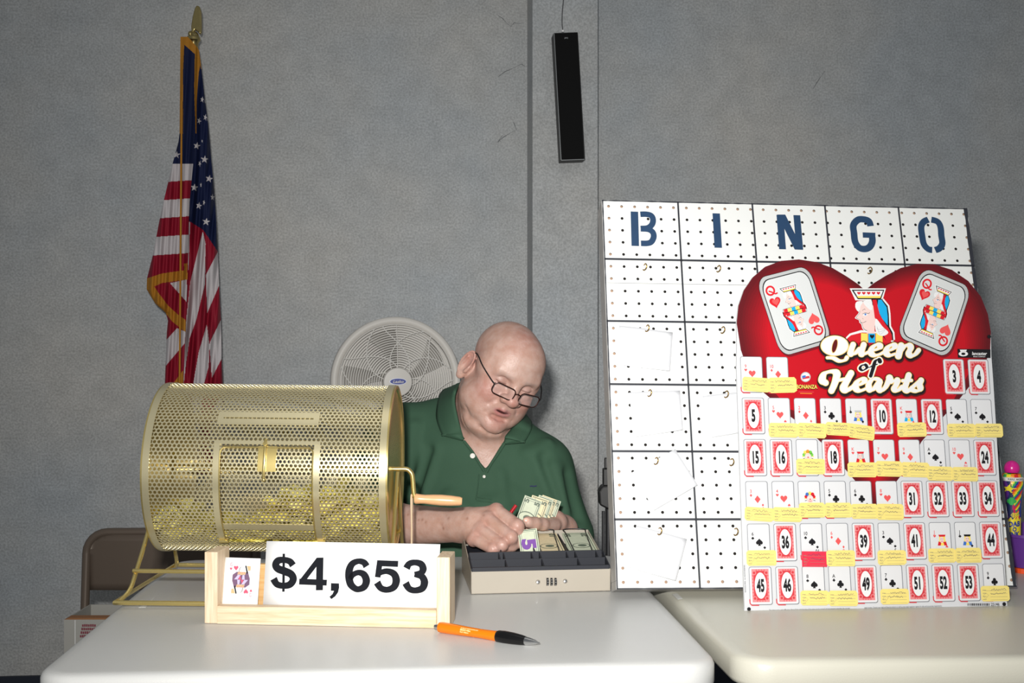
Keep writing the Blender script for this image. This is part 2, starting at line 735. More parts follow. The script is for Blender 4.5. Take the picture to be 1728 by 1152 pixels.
# door wire edge
b = MB()
c = [(door[0] + .009, door[2] + .06), (door[0] + .009, door[3] - .09), (door[0] + .014, door[3] - .05), (door[1] - .014, door[3] - .05),
     (door[1] - .009, door[3] - .09), (door[1] - .009, door[2] + .06)]
pp = []
for i in range(len(c) - 1):
    for k in range(8):
        t = k / 8
        pp.append(cyl(c[i][0] + (c[i + 1][0] - c[i][0]) * t, c[i][1] + (c[i + 1][1] - c[i][1]) * t, DR + .003))
pp.append(cyl(*c[-1], DR + .003))
b.tube(pp, .0013, seg=8)
b.build('door_rim', M['brass'], dr, smooth=True)
# slot plate near the top: a plate with a cut slot
pw0, pw1, pa0, pa1 = plq
sm = (pa0 + pa1) / 2
for (x0, x1, a0, a1) in ((pw0, pw1, sm + .012, pa1), (pw0, pw1, pa0, sm - .012), (pw0, pw0 + .012, sm - .012, sm + .012), (pw1 - .012, pw1, sm - .012, sm + .012)):
    pass
b = MB()


def plate_piece(x0, x1, a0, a1, r=DR + .002, th=.0015, n=3):
    vs = []
    for k in range(n + 1):
        a = a0 + (a1 - a0) * k / n
        vs += [cyl(x0, a, r), cyl(x1, a, r), cyl(x1, a, r - th), cyl(x0, a, r - th)]
    fs = []
    for k in range(n):
        o = 4 * k
        for e in range(4):
            g = (e + 1) % 4
            fs.append((o + e, o + 4 + e, o + 4 + g, o + g))
    fs += [(0, 1, 2, 3), (4 * n + 3, 4 * n + 2, 4 * n + 1, 4 * n)]
    b.add(vs, fs)


plate_piece(pw0, pw1, sm + .010, pa1)
plate_piece(pw0, pw1, pa0, sm - .010)
plate_piece(pw0, pw0 + .010, sm - .010, sm + .010)
plate_piece(pw1 - .010, pw1, sm - .010, sm + .010)
b.build('slot_plate', M['brass_sheet'], drum)
# latch: bright plate and a vertical sliding bolt
band(dX(433), dX(464), math.radians(3), math.radians(19), DR + .0034, M['brass'], drum, 'latch_plate', 6, .002)
b = MB()
xb = dX(444.5)
b.tube([cyl(xb, math.radians(-1), DR + .007), cyl(xb, math.radians(0), DR + .0085), cyl(xb + .0005, math.radians(22), DR + .0085), cyl(xb + .001, math.radians(23), DR + .007)], .0026, seg=10)
b.ell(cyl(xb, math.radians(-2), DR + .006), (.0034, .003, .0034))
b.tube([cyl(xb, math.radians(20), DR + .002), cyl(xb, math.radians(20), DR + .010)], .0038, seg=10)
b.build('latch_bolt', M['brass'], drum, smooth=True)
# two little hinges below the door
for u in (370, 536):
    b = MB()
    x = dX(u, 2.03)
    b.tube([cyl(x - .008, math.radians(-50), DR + .004), cyl(x + .008, math.radians(-50), DR + .004)], .004, seg=10)
    b.build('hinge', M['brass'], drum, smooth=True)
# end discs with rolled rim bands
for s, x in ((-1, -DL / 2), (1, DL / 2)):
    o = band(x - s * .0005 if s > 0 else x, x if s > 0 else x + .012, -math.pi, math.pi, DR + .0018, M['brass_sheet'], drum, 'rim_band', 72, .002) if s < 0 else \
        band(x - .012, x, -math.pi, math.pi, DR + .0018, M['brass_sheet'], drum, 'rim_band', 72, .002)
    b = MB()
    X = Matrix.Translation((x, 0, .223)) @ Matrix.Rotation(math.radians(90 * s), 4, 'Y')
    # dished end cap
    b.lathe([(DR + .001, -.001), (DR + .001, .003), (DR - .004, .0045), (DR - .008, .002), (DR - .011, -.006), (.03, -.007), (.028, -.002), (.0, -.001)], seg=72, X=X)
    b.build('end_cap', M['brass'], drum, smooth=True, angle=60)
# axle, crank
ax = DL / 2
b = MB()
b.tube([(-ax - .02, 0, .223), (ax + .012, 0, .223)], .0042, seg=12)
b.build('axle', M['brass'], drum, smooth=True)
crankY = 2.16
cx0 = (690 - 864) * DY / F - DC.x
cx1 = cx0 + .004
b = MB()
zt = .223 + (806 - 796) * DY / F - .011
zh = (EYE - (841 - HZ) * DY / F) - TT
path = spline([(ax + .004, 0, .223), (cx0 - .008, 0, .223), (cx0 - .001, 0, .219), (cx1, 0, .210), (cx1 + .003, 0, zh + .012), (cx1 + .006, 0, zh + .002), (cx1 + .014, 0, zh)], 5)
b.tube(path, .0046, seg=12)
b.build('crank_arm', M['brass'], drum, smooth=True)
b = MB()
hx0 = (697.5 - 864) * DY / F - DC.x
hx1 = (778 - 864) * DY / F - DC.x
hl = hx1 - hx0
X = Matrix.Translation((hx0, 0, zh)) @ Matrix.Rotation(math.radians(2.5), 4, 'Y') @ Matrix.Rotation(math.radians(90), 4, 'Y')
b.lathe([(0, 0), (.0082, 0), (.0098, .003), (.0088, .012), (.0085, .02), (.0098, .036), (.0104, .05), (.0098, .068), (.0082, hl - .004), (.0066, hl), (0, hl)], seg=24, X=X)
b.build('crank_handle', mat('handle_wood', (222, 172, 126), .3, var=.03, vscale=60, coat=.3), drum, smooth=True)
tag(bpy.data.objects['crank_handle'], 'pale turned wood handle')

# wire stand, a part of the drum assembly
st = MB()
bx0, bx1 = -.683 - DC.x, -.170 - DC.x
by0, by1 = 1.985 - DC.y, 2.345 - DC.y
r = .0042
st.tube([(bx0, by0, .005), (bx1, by0, .005), (bx1, by1, .005), (bx0, by1, .005)], r, closed=True, seg=8)
st.build('stand_base', M['brass'], drum, smooth=True)
for xe, xo in ((-DL / 2 - .014, -.012), (DL / 2 + .006, .0)):
    for sgn in (-1, 1):
        b = MB()
        ye = by0 + .012 if sgn < 0 else by1 - .02
        b.tube(spline([(xe + xo * 1.6, ye + .00 * sgn, .005), (xe + xo * .8, ye * .86, .020), (xe + xo * .5, ye * .70, .050), (xe, ye * .36, .125), (xe, ye * .18, .176), (xe, ye * .02, .217)], 5), .0038, seg=8)
        b.build('stand_leg', M['brass'], drum, smooth=True)
for y in (by0 * .70, by1 * .66):
    b = MB()
    b.tube([(-DL / 2 - .024, y, .050), (DL / 2 + .016, y, .050)], .0038, seg=8)
    b.build('stand_crossbar', M['brass'], drum, smooth=True)
# tickets inside: an uncountable pile
tk = MB()
rnd = random.Random(3)
ty = mat('ticket_paper', (226, 210, 92), .7)
ty2 = mat('ticket_paper_light', (240, 228, 130), .7)
for i in range(2600):
    x = rnd.uniform(-DL / 2 + .015, DL / 2 - .015)
    top = .050 + .030 * math.sin(x * 21 + 1.0) + (.035 if x > .09 else 0) - (.02 if -.10 < x < .0 else 0)
    hh = -DR + .008 + (top + .03) * rnd.random() ** .8
    half = math.sqrt(max(1e-4, (DR - .010) ** 2 - hh * hh))
    y = -half + 2 * half * rnd.random() ** 1.5
    y = max(-half, min(half, y))
    R = Matrix.Rotation(rnd.uniform(0, 6.28), 3, 'Z') @ Matrix.Rotation(rnd.uniform(-1.2, 1.2), 3, 'X') @ Matrix.Rotation(rnd.uniform(-.8, .8), 3, 'Y')
    c0 = Vector((x, y, hh + .223))
    w_, h_ = .024, .012
    bow = rnd.uniform(-.004, .004)
    pts = []
    for a in (-1, 0, 1):
        for q in (-1, 1):
            p = c0 + R @ Vector((a * w_ / 2, q * h_ / 2, bow * (1 - a * a)))
            d = Vector((0, p.y, p.z - .223))
            if d.length > DR - .005:
                d *= (DR - .005) / d.length
                p = Vector((p.x, d.y, d.z + .223))
            pts.append(p)
    tk.add(pts, [(0, 2, 3, 1), (2, 4, 5, 3)], ty if rnd.random() < .6 else ty2)
o = tk.build('raffle_tickets', mw=Matrix.Translation((DC.x, DC.y, TT)) @ DROT)
tag(o, 'heap of small yellow raffle tickets inside the brass drum', 'tickets', kind='stuff')

# rubber band hanging from the crank
b = MB()
xr_ = (695 - 864) * DY / F
zt_ = EYE - (834 - HZ) * DY / F
zb_ = TT + .052
pts = []
for k in range(40):
    a = 2 * math.pi * k / 40
    pts.append((xr_ + .0005 * math.sin(3 * a) - .0003, DY + .0062 * math.sin(a) + .0018 * math.sin(2 * a), (zt_ + zb_) / 2 + (zt_ - zb_) / 2 * math.cos(a)))
b.tube(pts, .0018, closed=True, seg=8, flat=1.0)
tag(b.build('rubber_band', mat('rubber', (205, 180, 150), .6), smooth=True), 'long tan rubber band hanging down from the crank of the brass drum', 'rubber band')
# ---- bingo peg board ------------------------------------------------------------
def plane_frame(pl, pr, lean):
    """local x along the foot from pl to pr, y up the leaning face, z out to the room"""
    pl, pr = Vector(pl), Vector(pr)
    ex = (pr - pl).normalized()
    hz = Vector((ex.y, -ex.x, 0)).normalized()       # towards the camera, level
    if hz.y > 0:
        hz = -hz
    up = Vector((0, 0, 1))
    ey = (up * math.cos(lean) - hz * math.sin(lean))
    ey = (ey - ex * ey.dot(ex)).normalized()
    ez = ex.cross(ey).normalized()
    return Matrix(((ex.x, ey.x, ez.x, pl.x), (ex.y, ey.y, ez.y, pl.y), (ex.z, ey.z, ez.z, pl.z), (0, 0, 0, 1)))


def onplane(X, u, v, off=0.0):
    o = Vector((0, 0, EYE))
    d = Vector(((u - 864) / F, 1, -(v - HZ) / F))
    n = X.col[2].to_3d()
    p0 = X.translation + n * off
    t = (p0 - o).dot(n) / d.dot(n)
    q = X.inverted() @ (o + d * t)
    return (q.x, q.y)


PBW, PBH, PBT = .748, .755, .050
pl = Vector((.1875, 2.070, TT + .0165))
pr = Vector((.931, 2.135, TT + .0165 - .0083))
PX = plane_frame(pl, pr, math.radians(16.0))
peg = thing('bingo_board', 'large white bingo peg board leaning back with blue stencilled letters on top', 'bingo board', mw=PX)
M['peg_blue'] = mat('stencil_blue', (28, 60, 94), .5, var=.04, vscale=40)
M['peg_line'] = mat('grid_line', (44, 46, 54), .5)
M['peg_side'] = mat('frame_side', (176, 174, 172), .6, var=.08, vscale=60)
M['peg_hole_shade'] = mat('painted_hole_shade', (30, 25, 24), .9)  # shade of the hollow behind the holes, put into the colour
M['peg_wood'] = mat('hole_wood', (170, 140, 118), .8)
NR, NC = 30, 29
px_ = PBW / (NC - .4)
py_ = (PBH - .006) / NR
b = MB()
hr = .0029
seg = 10
for r in range(NR):
    for c in range(NC):
        cx = .0125 + c * (PBW - .025 + .004) / (NC - 1)
        cy = .0125 + r * (PBH - .026) / (NR - 1)
        x0 = 0 if c == 0 else cx - (PBW - .021) / (NC - 1) / 2
        x1 = PBW if c == NC - 1 else cx + (PBW - .021) / (NC - 1) / 2
        y0 = 0 if r == 0 else cy - (PBH - .026) / (NR - 1) / 2
        y1 = PBH if r == NR - 1 else cy + (PBH - .026) / (NR - 1) / 2
        hid = (c * 7 + r * 13) % 97 == 0
        hx = [cx + hr * math.cos(2 * math.pi * k / seg) for k in range(seg)]
        hy = [cy + hr * math.sin(2 * math.pi * k / seg) for k in range(seg)]
        # cell border points matched to hole points
        bd = []
        for k in range(seg):
            a = 2 * math.pi * k / seg
            ca, sa = math.cos(a), math.sin(a)
            tx = (x1 - cx) / ca if ca > 1e-9 else ((x0 - cx) / ca if ca < -1e-9 else 1e9)
            ty_ = (y1 - cy) / sa if sa > 1e-9 else ((y0 - cy) / sa if sa < -1e-9 else 1e9)
            t = min(tx, ty_)
            bd.append((cx + ca * t, cy + sa * t))
        vs = [(x, y, 0) for x, y in bd] + [(hx[k], hy[k], 0) for k in range(seg)] + [(hx[k], hy[k], -.005) for k in range(seg)]
        corners = [(x1, y1), (x0, y1), (x0, y0), (x1, y0)]
        oc = len(vs)
        vs += [(x, y, 0) for x, y in corners]
        fs = []
        for k in range(seg):
            l = (k + 1) % seg
            A, B = bd[k], bd[l]
            q = None
            for ci, (x, y) in enumerate(corners):
                onA = abs(A[0] - x) < 1e-7 or abs(A[1] - y) < 1e-7
                onB = abs(B[0] - x) < 1e-7 or abs(B[1] - y) < 1e-7
                sameside = (abs(A[0] - x) < 1e-7 and abs(B[0] - x) < 1e-7) or (abs(A[1] - y) < 1e-7 and abs(B[1] - y) < 1e-7)
                if onA and onB and not sameside:
                    q = oc + ci
            if q is None:
                fs.append((k, l, seg + l, seg + k))
            else:
                fs.append((k, q, l, seg + l, seg + k))
        b.add(vs, fs, M['white_gloss'])
        edge = c == 0 or c == NC - 1 or r == 0 or r == NR - 1
        b.add(vs[seg:3 * seg], [(k, (k + 1) % seg, seg + (k + 1) % seg, seg + k) for k in range(seg)], M['peg_hole_shade'])
        b.add([(v[0], v[1], -.005 if not edge else -.0025) for v in vs[2 * seg:3 * seg]], [tuple(range(seg))], M['peg_wood'] if edge else M['peg_hole_shade'])
b.build('peg_panel', parent=peg)
b = MB()
t_ = .016
for (cx, cy, w_, h_) in ((PBW / 2, t_ / 2, PBW, t_), (PBW / 2, PBH - t_ / 2, PBW, t_), (t_ / 2, PBH / 2, t_, PBH - 2 * t_), (PBW - t_ / 2, PBH / 2, t_, PBH - 2 * t_)):
    b.box((cx, cy, -.0055 - PBT / 2), (w_, h_, PBT))
b.build('back_frame', M['peg_side'], peg, bevel=.001)
b = MB()
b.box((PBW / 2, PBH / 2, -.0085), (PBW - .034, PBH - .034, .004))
b.build('shade_backing', M['peg_hole_shade'], peg)  # added dark sheet standing in for the unlit space behind the panel
# lines, letters and chipped dark edges
a_ = Art(step=.00012, base=.0002)
GX = [onplane(PX, u, v)[0] for u, v in ((1144, 342), (1269.5, 346), (1392, 349), (1516, 351))]
GXb = [onplane(PX, u, v)[0] for u, v in ((1143 + 36, 993), (1300 + 12, 992), (1450, 992), (1590, 992))]
GY = [onplane(PX, u, v)[1] for u, v in ((1150, 439), (1148, 543), (1152, 649), (1160, 761.5), (1170, 876))]
for g in GX:
    a_.stroke([(g, 0), (g, PBH)], .0036, M['peg_line'])
for g in GY:
    a_.stroke([(0, g), (PBW, g)], .0042, M['peg_line'])
rr_ = random.Random(5)
for (p, q) in (((0.0012, 0), (0.0012, PBH)), ((0, PBH - .0014), (PBW, PBH - .0014)), ((PBW - .0035, 0), (PBW - .0035, PBH)), ((0, .0012), (PBW, .0012))):
    n = 60
    pts = [(p[0] + (q[0] - p[0]) * k / n, p[1] + (q[1] - p[1]) * k / n) for k in range(n + 1)]
    base_ = .0075 if p[0] > .5 else .0028
    a_.stroke(pts, [base_ * rr_.uniform(.7, 1.1) for _ in pts], M['peg_line'])
X_ = lambda p: onplane(PX, p[0], p[1])
a_.X = X_


def S1(*pts, w=.0145, closed=False):
    a_.stroke(pts, w, M['peg_blue'], 1, closed=closed)


# stencil letters drawn by their strokes
S1((1070.5, 357), (1072, 415), w=.0150)


def curve(pts, w, n=5, m=None, L=1, closed=False):
    q = spline([(p[0], p[1], 0) for p in pts], n, closed)
    a_.stroke([(p.x, p.y) for p in q], w, m or M['peg_blue'], L, closed)


curve([(1080.5, 361.5), (1091, 361.5), (1099, 364), (1102, 371), (1100, 379), (1093, 384.5), (1081, 385.5)], .0118)
curve([(1081, 386), (1094, 387), (1101.5, 392), (1103, 400), (1099, 408), (1092, 410.5), (1081.5, 410.5)], .0118, L=2)
S1((1208.5, 360), (1212, 418), w=.0150)
S1((1316, 362.5), (1320.5, 420.5), w=.0140)
S1((1344.5, 363), (1349.5, 421), w=.0140)
a_.poly([(1311.5, 362), (1325, 362), (1355, 421.5), (1341, 421)], M['peg_blue'], 1.5)
curve([(1469, 381.5), (1466, 373), (1457, 370), (1447.5, 371), (1440, 380), (1441, 393), (1443, 408), (1450, 418), (1460, 420), (1468, 416), (1472, 407), (1471, 396)], .0138)
a_.poly([(1455.5, 392), (1477, 392.8), (1477, 401.5), (1456, 401)], M['peg_blue'], 2)
curve([(1566.5, 370.5), (1559, 374), (1554.5, 382), (1556, 398), (1559, 412), (1566, 420), (1573, 421.8)], .0132)
curve([(1571.5, 370.5), (1582, 374), (1587, 383), (1588.5, 398), (1590, 411), (1585, 419), (1578, 421.8)], .0132)
a_.X = lambda p: p
a_.stroke([onplane(PX, 1024, 477), onplane(PX, 1260, 481)], .0006, M['peg_line'], 1)
a_.build('painted_letters', parent=peg)
# brass cup hooks
hk = [(1087, 449), (1211, 452), (1465, 455), (1091, 552), (1218, 555), (1095, 661), (1224, 663), (1106, 775), (1233, 777), (1112, 893), (1240, 894)]
for k, (u, v) in enumerate(hk):
    x, y = onplane(PX, u, v)
    b = MB()
    pts = spline([(x, y + .002, -.004), (x, y + .002, .004), (x + .001, y + .0018, .010), (x + .002, y - .003, .0135), (x + .001, y - .0085, .011), (x - .002, y - .0105, .0065), (x - .0035, y - .0085, .0045)], 4)
    b.tube(pts, .0011, seg=8)
    b.build('hook', M['brass_dark'], peg, smooth=True)
# folded white papers hanging on hooks
M['note'] = mat('note_paper', (226, 227, 231), .55, spec=.3)
env = [([(1045, 549), (1136, 560), (1129, 627), (1041, 615)], 'white folded paper on the bingo board, topmost of the papers, third row of squares'),
       ([(1061, 662), (1148, 658), (1151, 726), (1071, 737.5)], 'white folded paper hung in the first column, fourth row of the bingo board'),
       ([(1186, 668), (1252, 660), (1256, 729), (1201, 738)], 'white folded paper half hidden behind the left edge of the red heart board'),
       ([(1066, 797), (1140, 757), (1176, 819), (1104, 861)], 'white folded paper hanging tilted like a diamond on the bingo board'),
       ([(1074, 886), (1160, 909), (1139, 980), (1057, 956)], 'white folded paper lowest on the bingo board, just right of the cash box')]
for q, lb in env:
    b = MB()
    pts = [onplane(PX, u, v, .004) for u, v in q]

    def fn(s, t, pts=pts):
        x = (pts[0][0] * (1 - s) + pts[1][0] * s) * (1 - t) + (pts[3][0] * (1 - s) + pts[2][0] * s) * t
        y = (pts[0][1] * (1 - s) + pts[1][1] * s) * (1 - t) + (pts[3][1] * (1 - s) + pts[2][1] * s) * t
        return (x, y, .0025 + .006 * t * (.6 + .4 * s) + .0016 * math.sin(5 * s + 3 * t))
    b.grid(9, 9, fn)
    tag(b.build('folded_paper', M['note'], smooth=True, solid=.0012, mw=PX), lb, 'paper', 'folded papers hung on the bingo board')

# ---- red heart card board ---------------------------------------------------------
QW, QH = .4835, .622
ql = Vector((.397, 1.977, TT + .0005))
ql.z = tz(ql.x, ql.y) + .0008
qr = Vector((.876, 2.043, 0))
qr.z = tz(qr.x, qr.y) + .0008
QX = plane_frame(ql, qr, math.radians(9.0))
qb = thing('card_raffle_board', 'white and red heart-topped board of numbered cards titled Queen of Hearts', 'raffle board', mw=QX)
Q = lambda p: onplane(QX, p[0], p[1])
top = [(1256, 1031), (1256.5, 1025), (1243, 620), (1243.5, 585), (1243, 545), (1246, 516), (1255, 490), (1270, 468), (1291, 450), (1318, 440), (1348, 437.5), (1378, 442), (1405, 452), (1430, 467), (1449, 480), (1460, 490),
       (1474, 478), (1495, 465), (1520, 452), (1548, 445), (1577, 446), (1606, 455), (1634, 474), (1655, 500), (1667, 530), (1672, 560), (1673, 600), (1676, 640), (1699.5, 1018), (1700, 1022)]
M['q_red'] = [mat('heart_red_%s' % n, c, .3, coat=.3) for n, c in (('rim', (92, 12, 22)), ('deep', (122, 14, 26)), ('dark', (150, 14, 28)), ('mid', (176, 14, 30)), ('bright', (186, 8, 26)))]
M['q_white'] = mat('board_white', (206, 207, 210), .35)
b = MB()
pts = [Q(p) for p in top]
aa = sum(pts[i - 1][0] * pts[i][1] - pts[i][0] * pts[i - 1][1] for i in range(len(pts)))
if aa < 0:
    pts = pts[::-1]
b.prism(pts, .0048, X=Matrix.Translation((0, 0, -.005)))
b.build('board_panel', M['q_white'], qb)
b = MB()
b.hexa([(.19, .02, -.0055), (.29, .02, -.0055), (.27, .02, -.075), (.21, .02, -.075), (.20, .34, -.0055), (.28, .34, -.0055), (.27, .34, -.010), (.21, .34, -.010)])
b.build('easel_back', mat('easel_card', (150, 130, 105), .8), qb)
a = Art(step=.00010, base=.00005, X=Q)
# big printed heart, brighter towards its middle as on the print
hp = [(1243, 545), (1246, 516), (1255, 490), (1270, 468), (1291, 450), (1318, 440), (1348, 437.5), (1378, 442), (1405, 452), (1430, 467), (1449, 480), (1460, 490),
      (1474, 478), (1495, 465), (1520, 452), (1548, 445), (1577, 446), (1606, 455), (1634, 474), (1655, 500), (1667, 530), (1672, 560), (1671, 590), (1662, 615), (1645, 640), (1620, 672), (1590, 705), (1555, 745), (1530, 790), (1505, 822), (1479, 858),
      (1455, 825), (1425, 790), (1395, 755), (1360, 722), (1330, 700), (1305, 676), (1280, 655), (1262, 625), (1250, 590)]
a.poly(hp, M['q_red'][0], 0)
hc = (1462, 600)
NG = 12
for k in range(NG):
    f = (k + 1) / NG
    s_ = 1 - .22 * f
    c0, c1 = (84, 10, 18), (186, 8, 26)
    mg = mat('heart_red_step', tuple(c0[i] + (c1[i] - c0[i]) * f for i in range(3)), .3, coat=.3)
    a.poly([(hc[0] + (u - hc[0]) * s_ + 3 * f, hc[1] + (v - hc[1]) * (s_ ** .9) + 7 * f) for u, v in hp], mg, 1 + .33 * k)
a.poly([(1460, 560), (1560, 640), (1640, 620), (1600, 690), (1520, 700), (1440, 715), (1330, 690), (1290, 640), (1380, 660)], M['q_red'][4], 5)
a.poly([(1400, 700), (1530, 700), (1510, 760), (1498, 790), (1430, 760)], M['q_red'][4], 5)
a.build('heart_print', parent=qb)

C_ = {}
for n_, c_ in (('ink', (20, 18, 22)), ('red', (206, 26, 38)), ('coral', (222, 84, 84)), ('skin', (230, 200, 194)), ('cyan', (20, 165, 220)), ('yellow', (240, 212, 96)), ('silver', (178, 180, 180)),
               ('pale', (206, 208, 208)), ('white', (225, 225, 225)), ('backred', (200, 58, 66)), ('backpink', (222, 134, 136)), ('grey', (120, 122, 128)), ('gold', (236, 200, 120)), ('maroon', (90, 10, 14)),
               ('green', (110, 190, 70)), ('blue', (60, 110, 190)), ('cardw', (216, 216, 218)), ('orange', (230, 140, 50))):
    C_[n_] = mat('print_' + n_, c_, .38)


def tr(cx, cy, s, rot):
    ca, sa = math.cos(rot), math.sin(rot)
    return lambda x, y: (cx + (x * ca - y * sa) * s, cy + (x * sa + y * ca) * s)


def stk(a, pts, w, m, L, n=4, closed=False):
    q = spline([(p[0], p[1], 0) for p in pts], n, closed)
    a.stroke([(p.x, p.y) for p in q], w, m, L, closed)


def queen_bust(a, T, L, k=1.0, neck=True):
    """profile head with flat crown, drawn in units of the large bust; T maps (x, y) to pixels; centre (0,0), about 70 wide"""
    def PL(pts, m, l, sp=True):
        q = spline([(p[0], p[1], 0) for p in pts], 4, True) if sp else [Vector((p[0], p[1], 0)) for p in pts]
        a.poly([T(p.x, p.y) for p in q], m, L + l)

    def ST(pts, w, m, l, n=4):
        q = spline([(p[0], p[1], 0) for p in pts], n)
        a.stroke([T(p.x, p.y) for p in q], w * k, m, L + l)
    face = [(-11, -20), (-14, -12), (-12, -3), (-17, 4), (-18, 7), (-12, 10), (-11, 14), (-8, 17), (-6, 24), (-1, 28), (6, 27), (14, 21), (16, 5), (12, -14), (0, -22)]
    veil = [(8, -26), (27, -26), (37, -14), (39, 0), (40, 22), (46, 33), (47, 46), (34, 46), (22, 30), (18, 10)]
    # white outline
    PL([(x * 1.08 - 1, y * 1.06) for x, y in face], C_['white'], 0)
    PL([(x + (3 if x > 15 else -1), y - 1) for x, y in veil], C_['white'], 0, False)
    PL([(-30, -45), (34, -45), (28, -24), (-20, -24)], C_['white'], 0, False)
    PL([(-17, -22), (-20, -12), (-14, -4), (-6, -10), (2, -22)], C_['white'], 1)
    PL([(x * 1.04, y * 1.03) for x, y in face], C_['ink'], 2)
    PL(face, C_['skin'], 3)
    if neck:
        PL([(2, 20), (14, 16), (14, 34), (0, 34)], C_['skin'], 2.5, False)
    PL(veil, C_['ink'], 3, False)
    PL([(10, -25), (17, -25), (22, -2), (32, 16), (40, 27), (44, 36), (45, 46), (34, 46), (24, 24), (14, 6)], C_['red'], 4, False)
    PL([(20, -25), (26, -25), (35, -12), (37, 4), (37, 20), (24, 4), (19, -14)], C_['cyan'], 4, False)
    PL([(-17, -22), (-18, -14), (-13, -6), (-11, -14), (-7, -21)], C_['white'], 5)
    PL([(-6, -22), (0, -12), (9, -7), (8, -24)], C_['white'], 5)
    PL([(16, 8), (15, 26), (20, 36), (30, 38), (38, 32), (28, 22)], C_['white'], 5)
    for r in (5, 9, 13):
        ST([(18, 28 - r * .5), (20 + r * .2, 22 + r), (28, 22 + r * .8), (32, 24 + r * .3)], .0003, C_['grey'], 6)
    # crown
    PL([(-27, -42.5), (31, -42.5), (25, -26), (-16, -26)], C_['ink'], 6, False)
    PL([(-23, -40.5), (28.5, -40.5), (23.5, -28), (-15, -28)], C_['white'], 7, False)
    PL([(-18, -31.5), (25, -31.5), (23.5, -28), (-15, -28)], C_['yellow'], 8, False)
    for i in range(5):
        cx = -14 + i * 8.6
        a.poly([T(x, y) for x, y in heart(cx, -36, 6.4, -5.6)], C_['red'], L + 8)
    # eye, brow, mouth
    ST([(-8, -6), (-4, -9), (-3, -7)], .0005, C_['ink'], 5)
    a.poly([T(x, y) for x, y in circle(-3, 1.2, 4.2, 14, 2.6)], C_['white'], L + 5)
    a.poly([T(x, y) for x, y in circle(-2.5, .6, 1.7, 12)], C_['blue'], L + 6)
    ST([(-7.5, 0), (-3, -2), (3, -1), (5, -3)], .0007, C_['ink'], 7)
    ST([(-11, 14.5), (-6, 15), (-1, 12.5)], .0006, C_['ink'], 5)
    ST([(-8, 7), (-6, 9)], .0004, C_['ink'], 5)


# the two tilted silver framed cards
def big_card(name, quad, lab):
    a = Art(step=.00010, base=.0011, X=Q)
    cs = quad
    C0 = (sum(p[0] for p in cs) / 4, sum(p[1] for p in cs) / 4)

    def T(s, t):   # -1..1
        s, t = (s + 1) / 2, (t + 1) / 2
        return ((cs[0][0] * (1 - s) + cs[1][0] * s) * (1 - t) + (cs[3][0] * (1 - s) + cs[2][0] * s) * t,
                (cs[0][1] * (1 - s) + cs[1][1] * s) * (1 - t) + (cs[3][1] * (1 - s) + cs[2][1] * s) * t)

    def RR(k, m, L):
        o = rrect(2 * k, 2 * (1 - (1 - k) * .8), .36 * k, 6)
        a.poly([T(x, y) for x, y in o], m, L)
    a.poly([(T(x, y)[0] + 2, T(x, y)[1] + 2.5) for x, y in rrect(2.02, 2.02, .36, 6)], M['q_red'][1], 0)
    RR(1.0, C_['ink'], 1)
    RR(.985, C_['silver'], 2)
    RR(.89, C_['ink'], 3)
    RR(.86, C_['pale'], 4)
    rot = math.atan2(cs[1][1] - cs[0][1], cs[1][0] - cs[0][0])
    # Q letters and hearts
    for (s, t, f) in ((-.62, -.62, 0), (.62, .62, math.pi)):
        c = T(s, t)
        z = tr(c[0], c[1], 1, rot + f)
        stk(a, [z(*p) for p in circle(0, 0, 6.6, 10, 7.2)], .0034, C_['red'], 6, 3, True)
        stk(a, [z(-3, 0), z(2, 3), z(7, 7), z(11, 6)], .0026, C_['red'], 7)
        z2 = tr(*T(s + (.04 if f == 0 else -.04), t + (.32 if f == 0 else -.32)), 1, rot + f)
        a.poly([z2(x, y) for x, y in heart(0, 0, 19, -19)], C_['coral'] if f else C_['red'], 6)
        a.poly([z2(x, y) for x, y in heart(1, -1, 12, -12)], C_['coral'], 7)
    c = T(0, 0)
    for f in (0, math.pi):
        z = tr(c[0], c[1], .50, rot + f)
        T2 = lambda x, y, z=z: z(x - 5, y - 42)
        queen_bust(a, T2, 7 + (0 if f == 0 else .5), .8, True)
        # patterned sleeve band around the middle
        for i, cc in enumerate(('red', 'yellow', 'cyan', 'yellow', 'red')):
            x0 = -36 + i * 13.5
            a.poly([z(x0, -12), z(x0 + 13, -13), z(x0 + 13, -1), z(x0, -0.5)], C_[cc], 17)
        for p, q in (((-38, -13), (32, -14)), ((-38, -13), (-40, 0)), ((-40, 0), (30, -1))):
            a.stroke([z(*p), z(*q)], .0005, C_['ink'], 18)
    o = a.build(name, parent=qb)
    o['label'] = lab
    return o


big_card('printed_card', [(1274, 470), (1364, 447), (1405, 577), (1318, 603)], 'silver framed queen card, left, tilted')
big_card('printed_card', [(1556, 450), (1640, 485), (1600, 606), (1511, 567)], 'silver framed queen card, right, tilted')

# queen bust in the middle
a = Art(step=.00010, base=.0011, X=Q)
T = lambda x, y: (1462 + x * .955, 530 + y * .965)
a.poly([T(*p) for p in ((-36, 40), (-30, 34), (-10, 28), (12, 30), (30, 34), (46, 34), (48, 50), (-40, 50))], C_['white'], 0)
a.poly([T(*p) for p in ((-34, 42), (-28, 37), (-8, 32), (12, 33), (40, 36), (44, 50), (-38, 50))], C_['red'], 1)
for i, cc in enumerate(('yellow', 'cyan', 'yellow')):
    x0 = -10 + i * 13
    a.poly([T(x0, 33), T(x0 + 12, 34), T(x0 + 12, 50), T(x0, 50)], C_[cc], 2)
queen_bust(a, T, 1.5, 1.0)
a.poly([T(x, y) for x, y in heart(9, 40, 8, -8)], C_['ink'], 13)
a.build('queen_print', parent=qb)

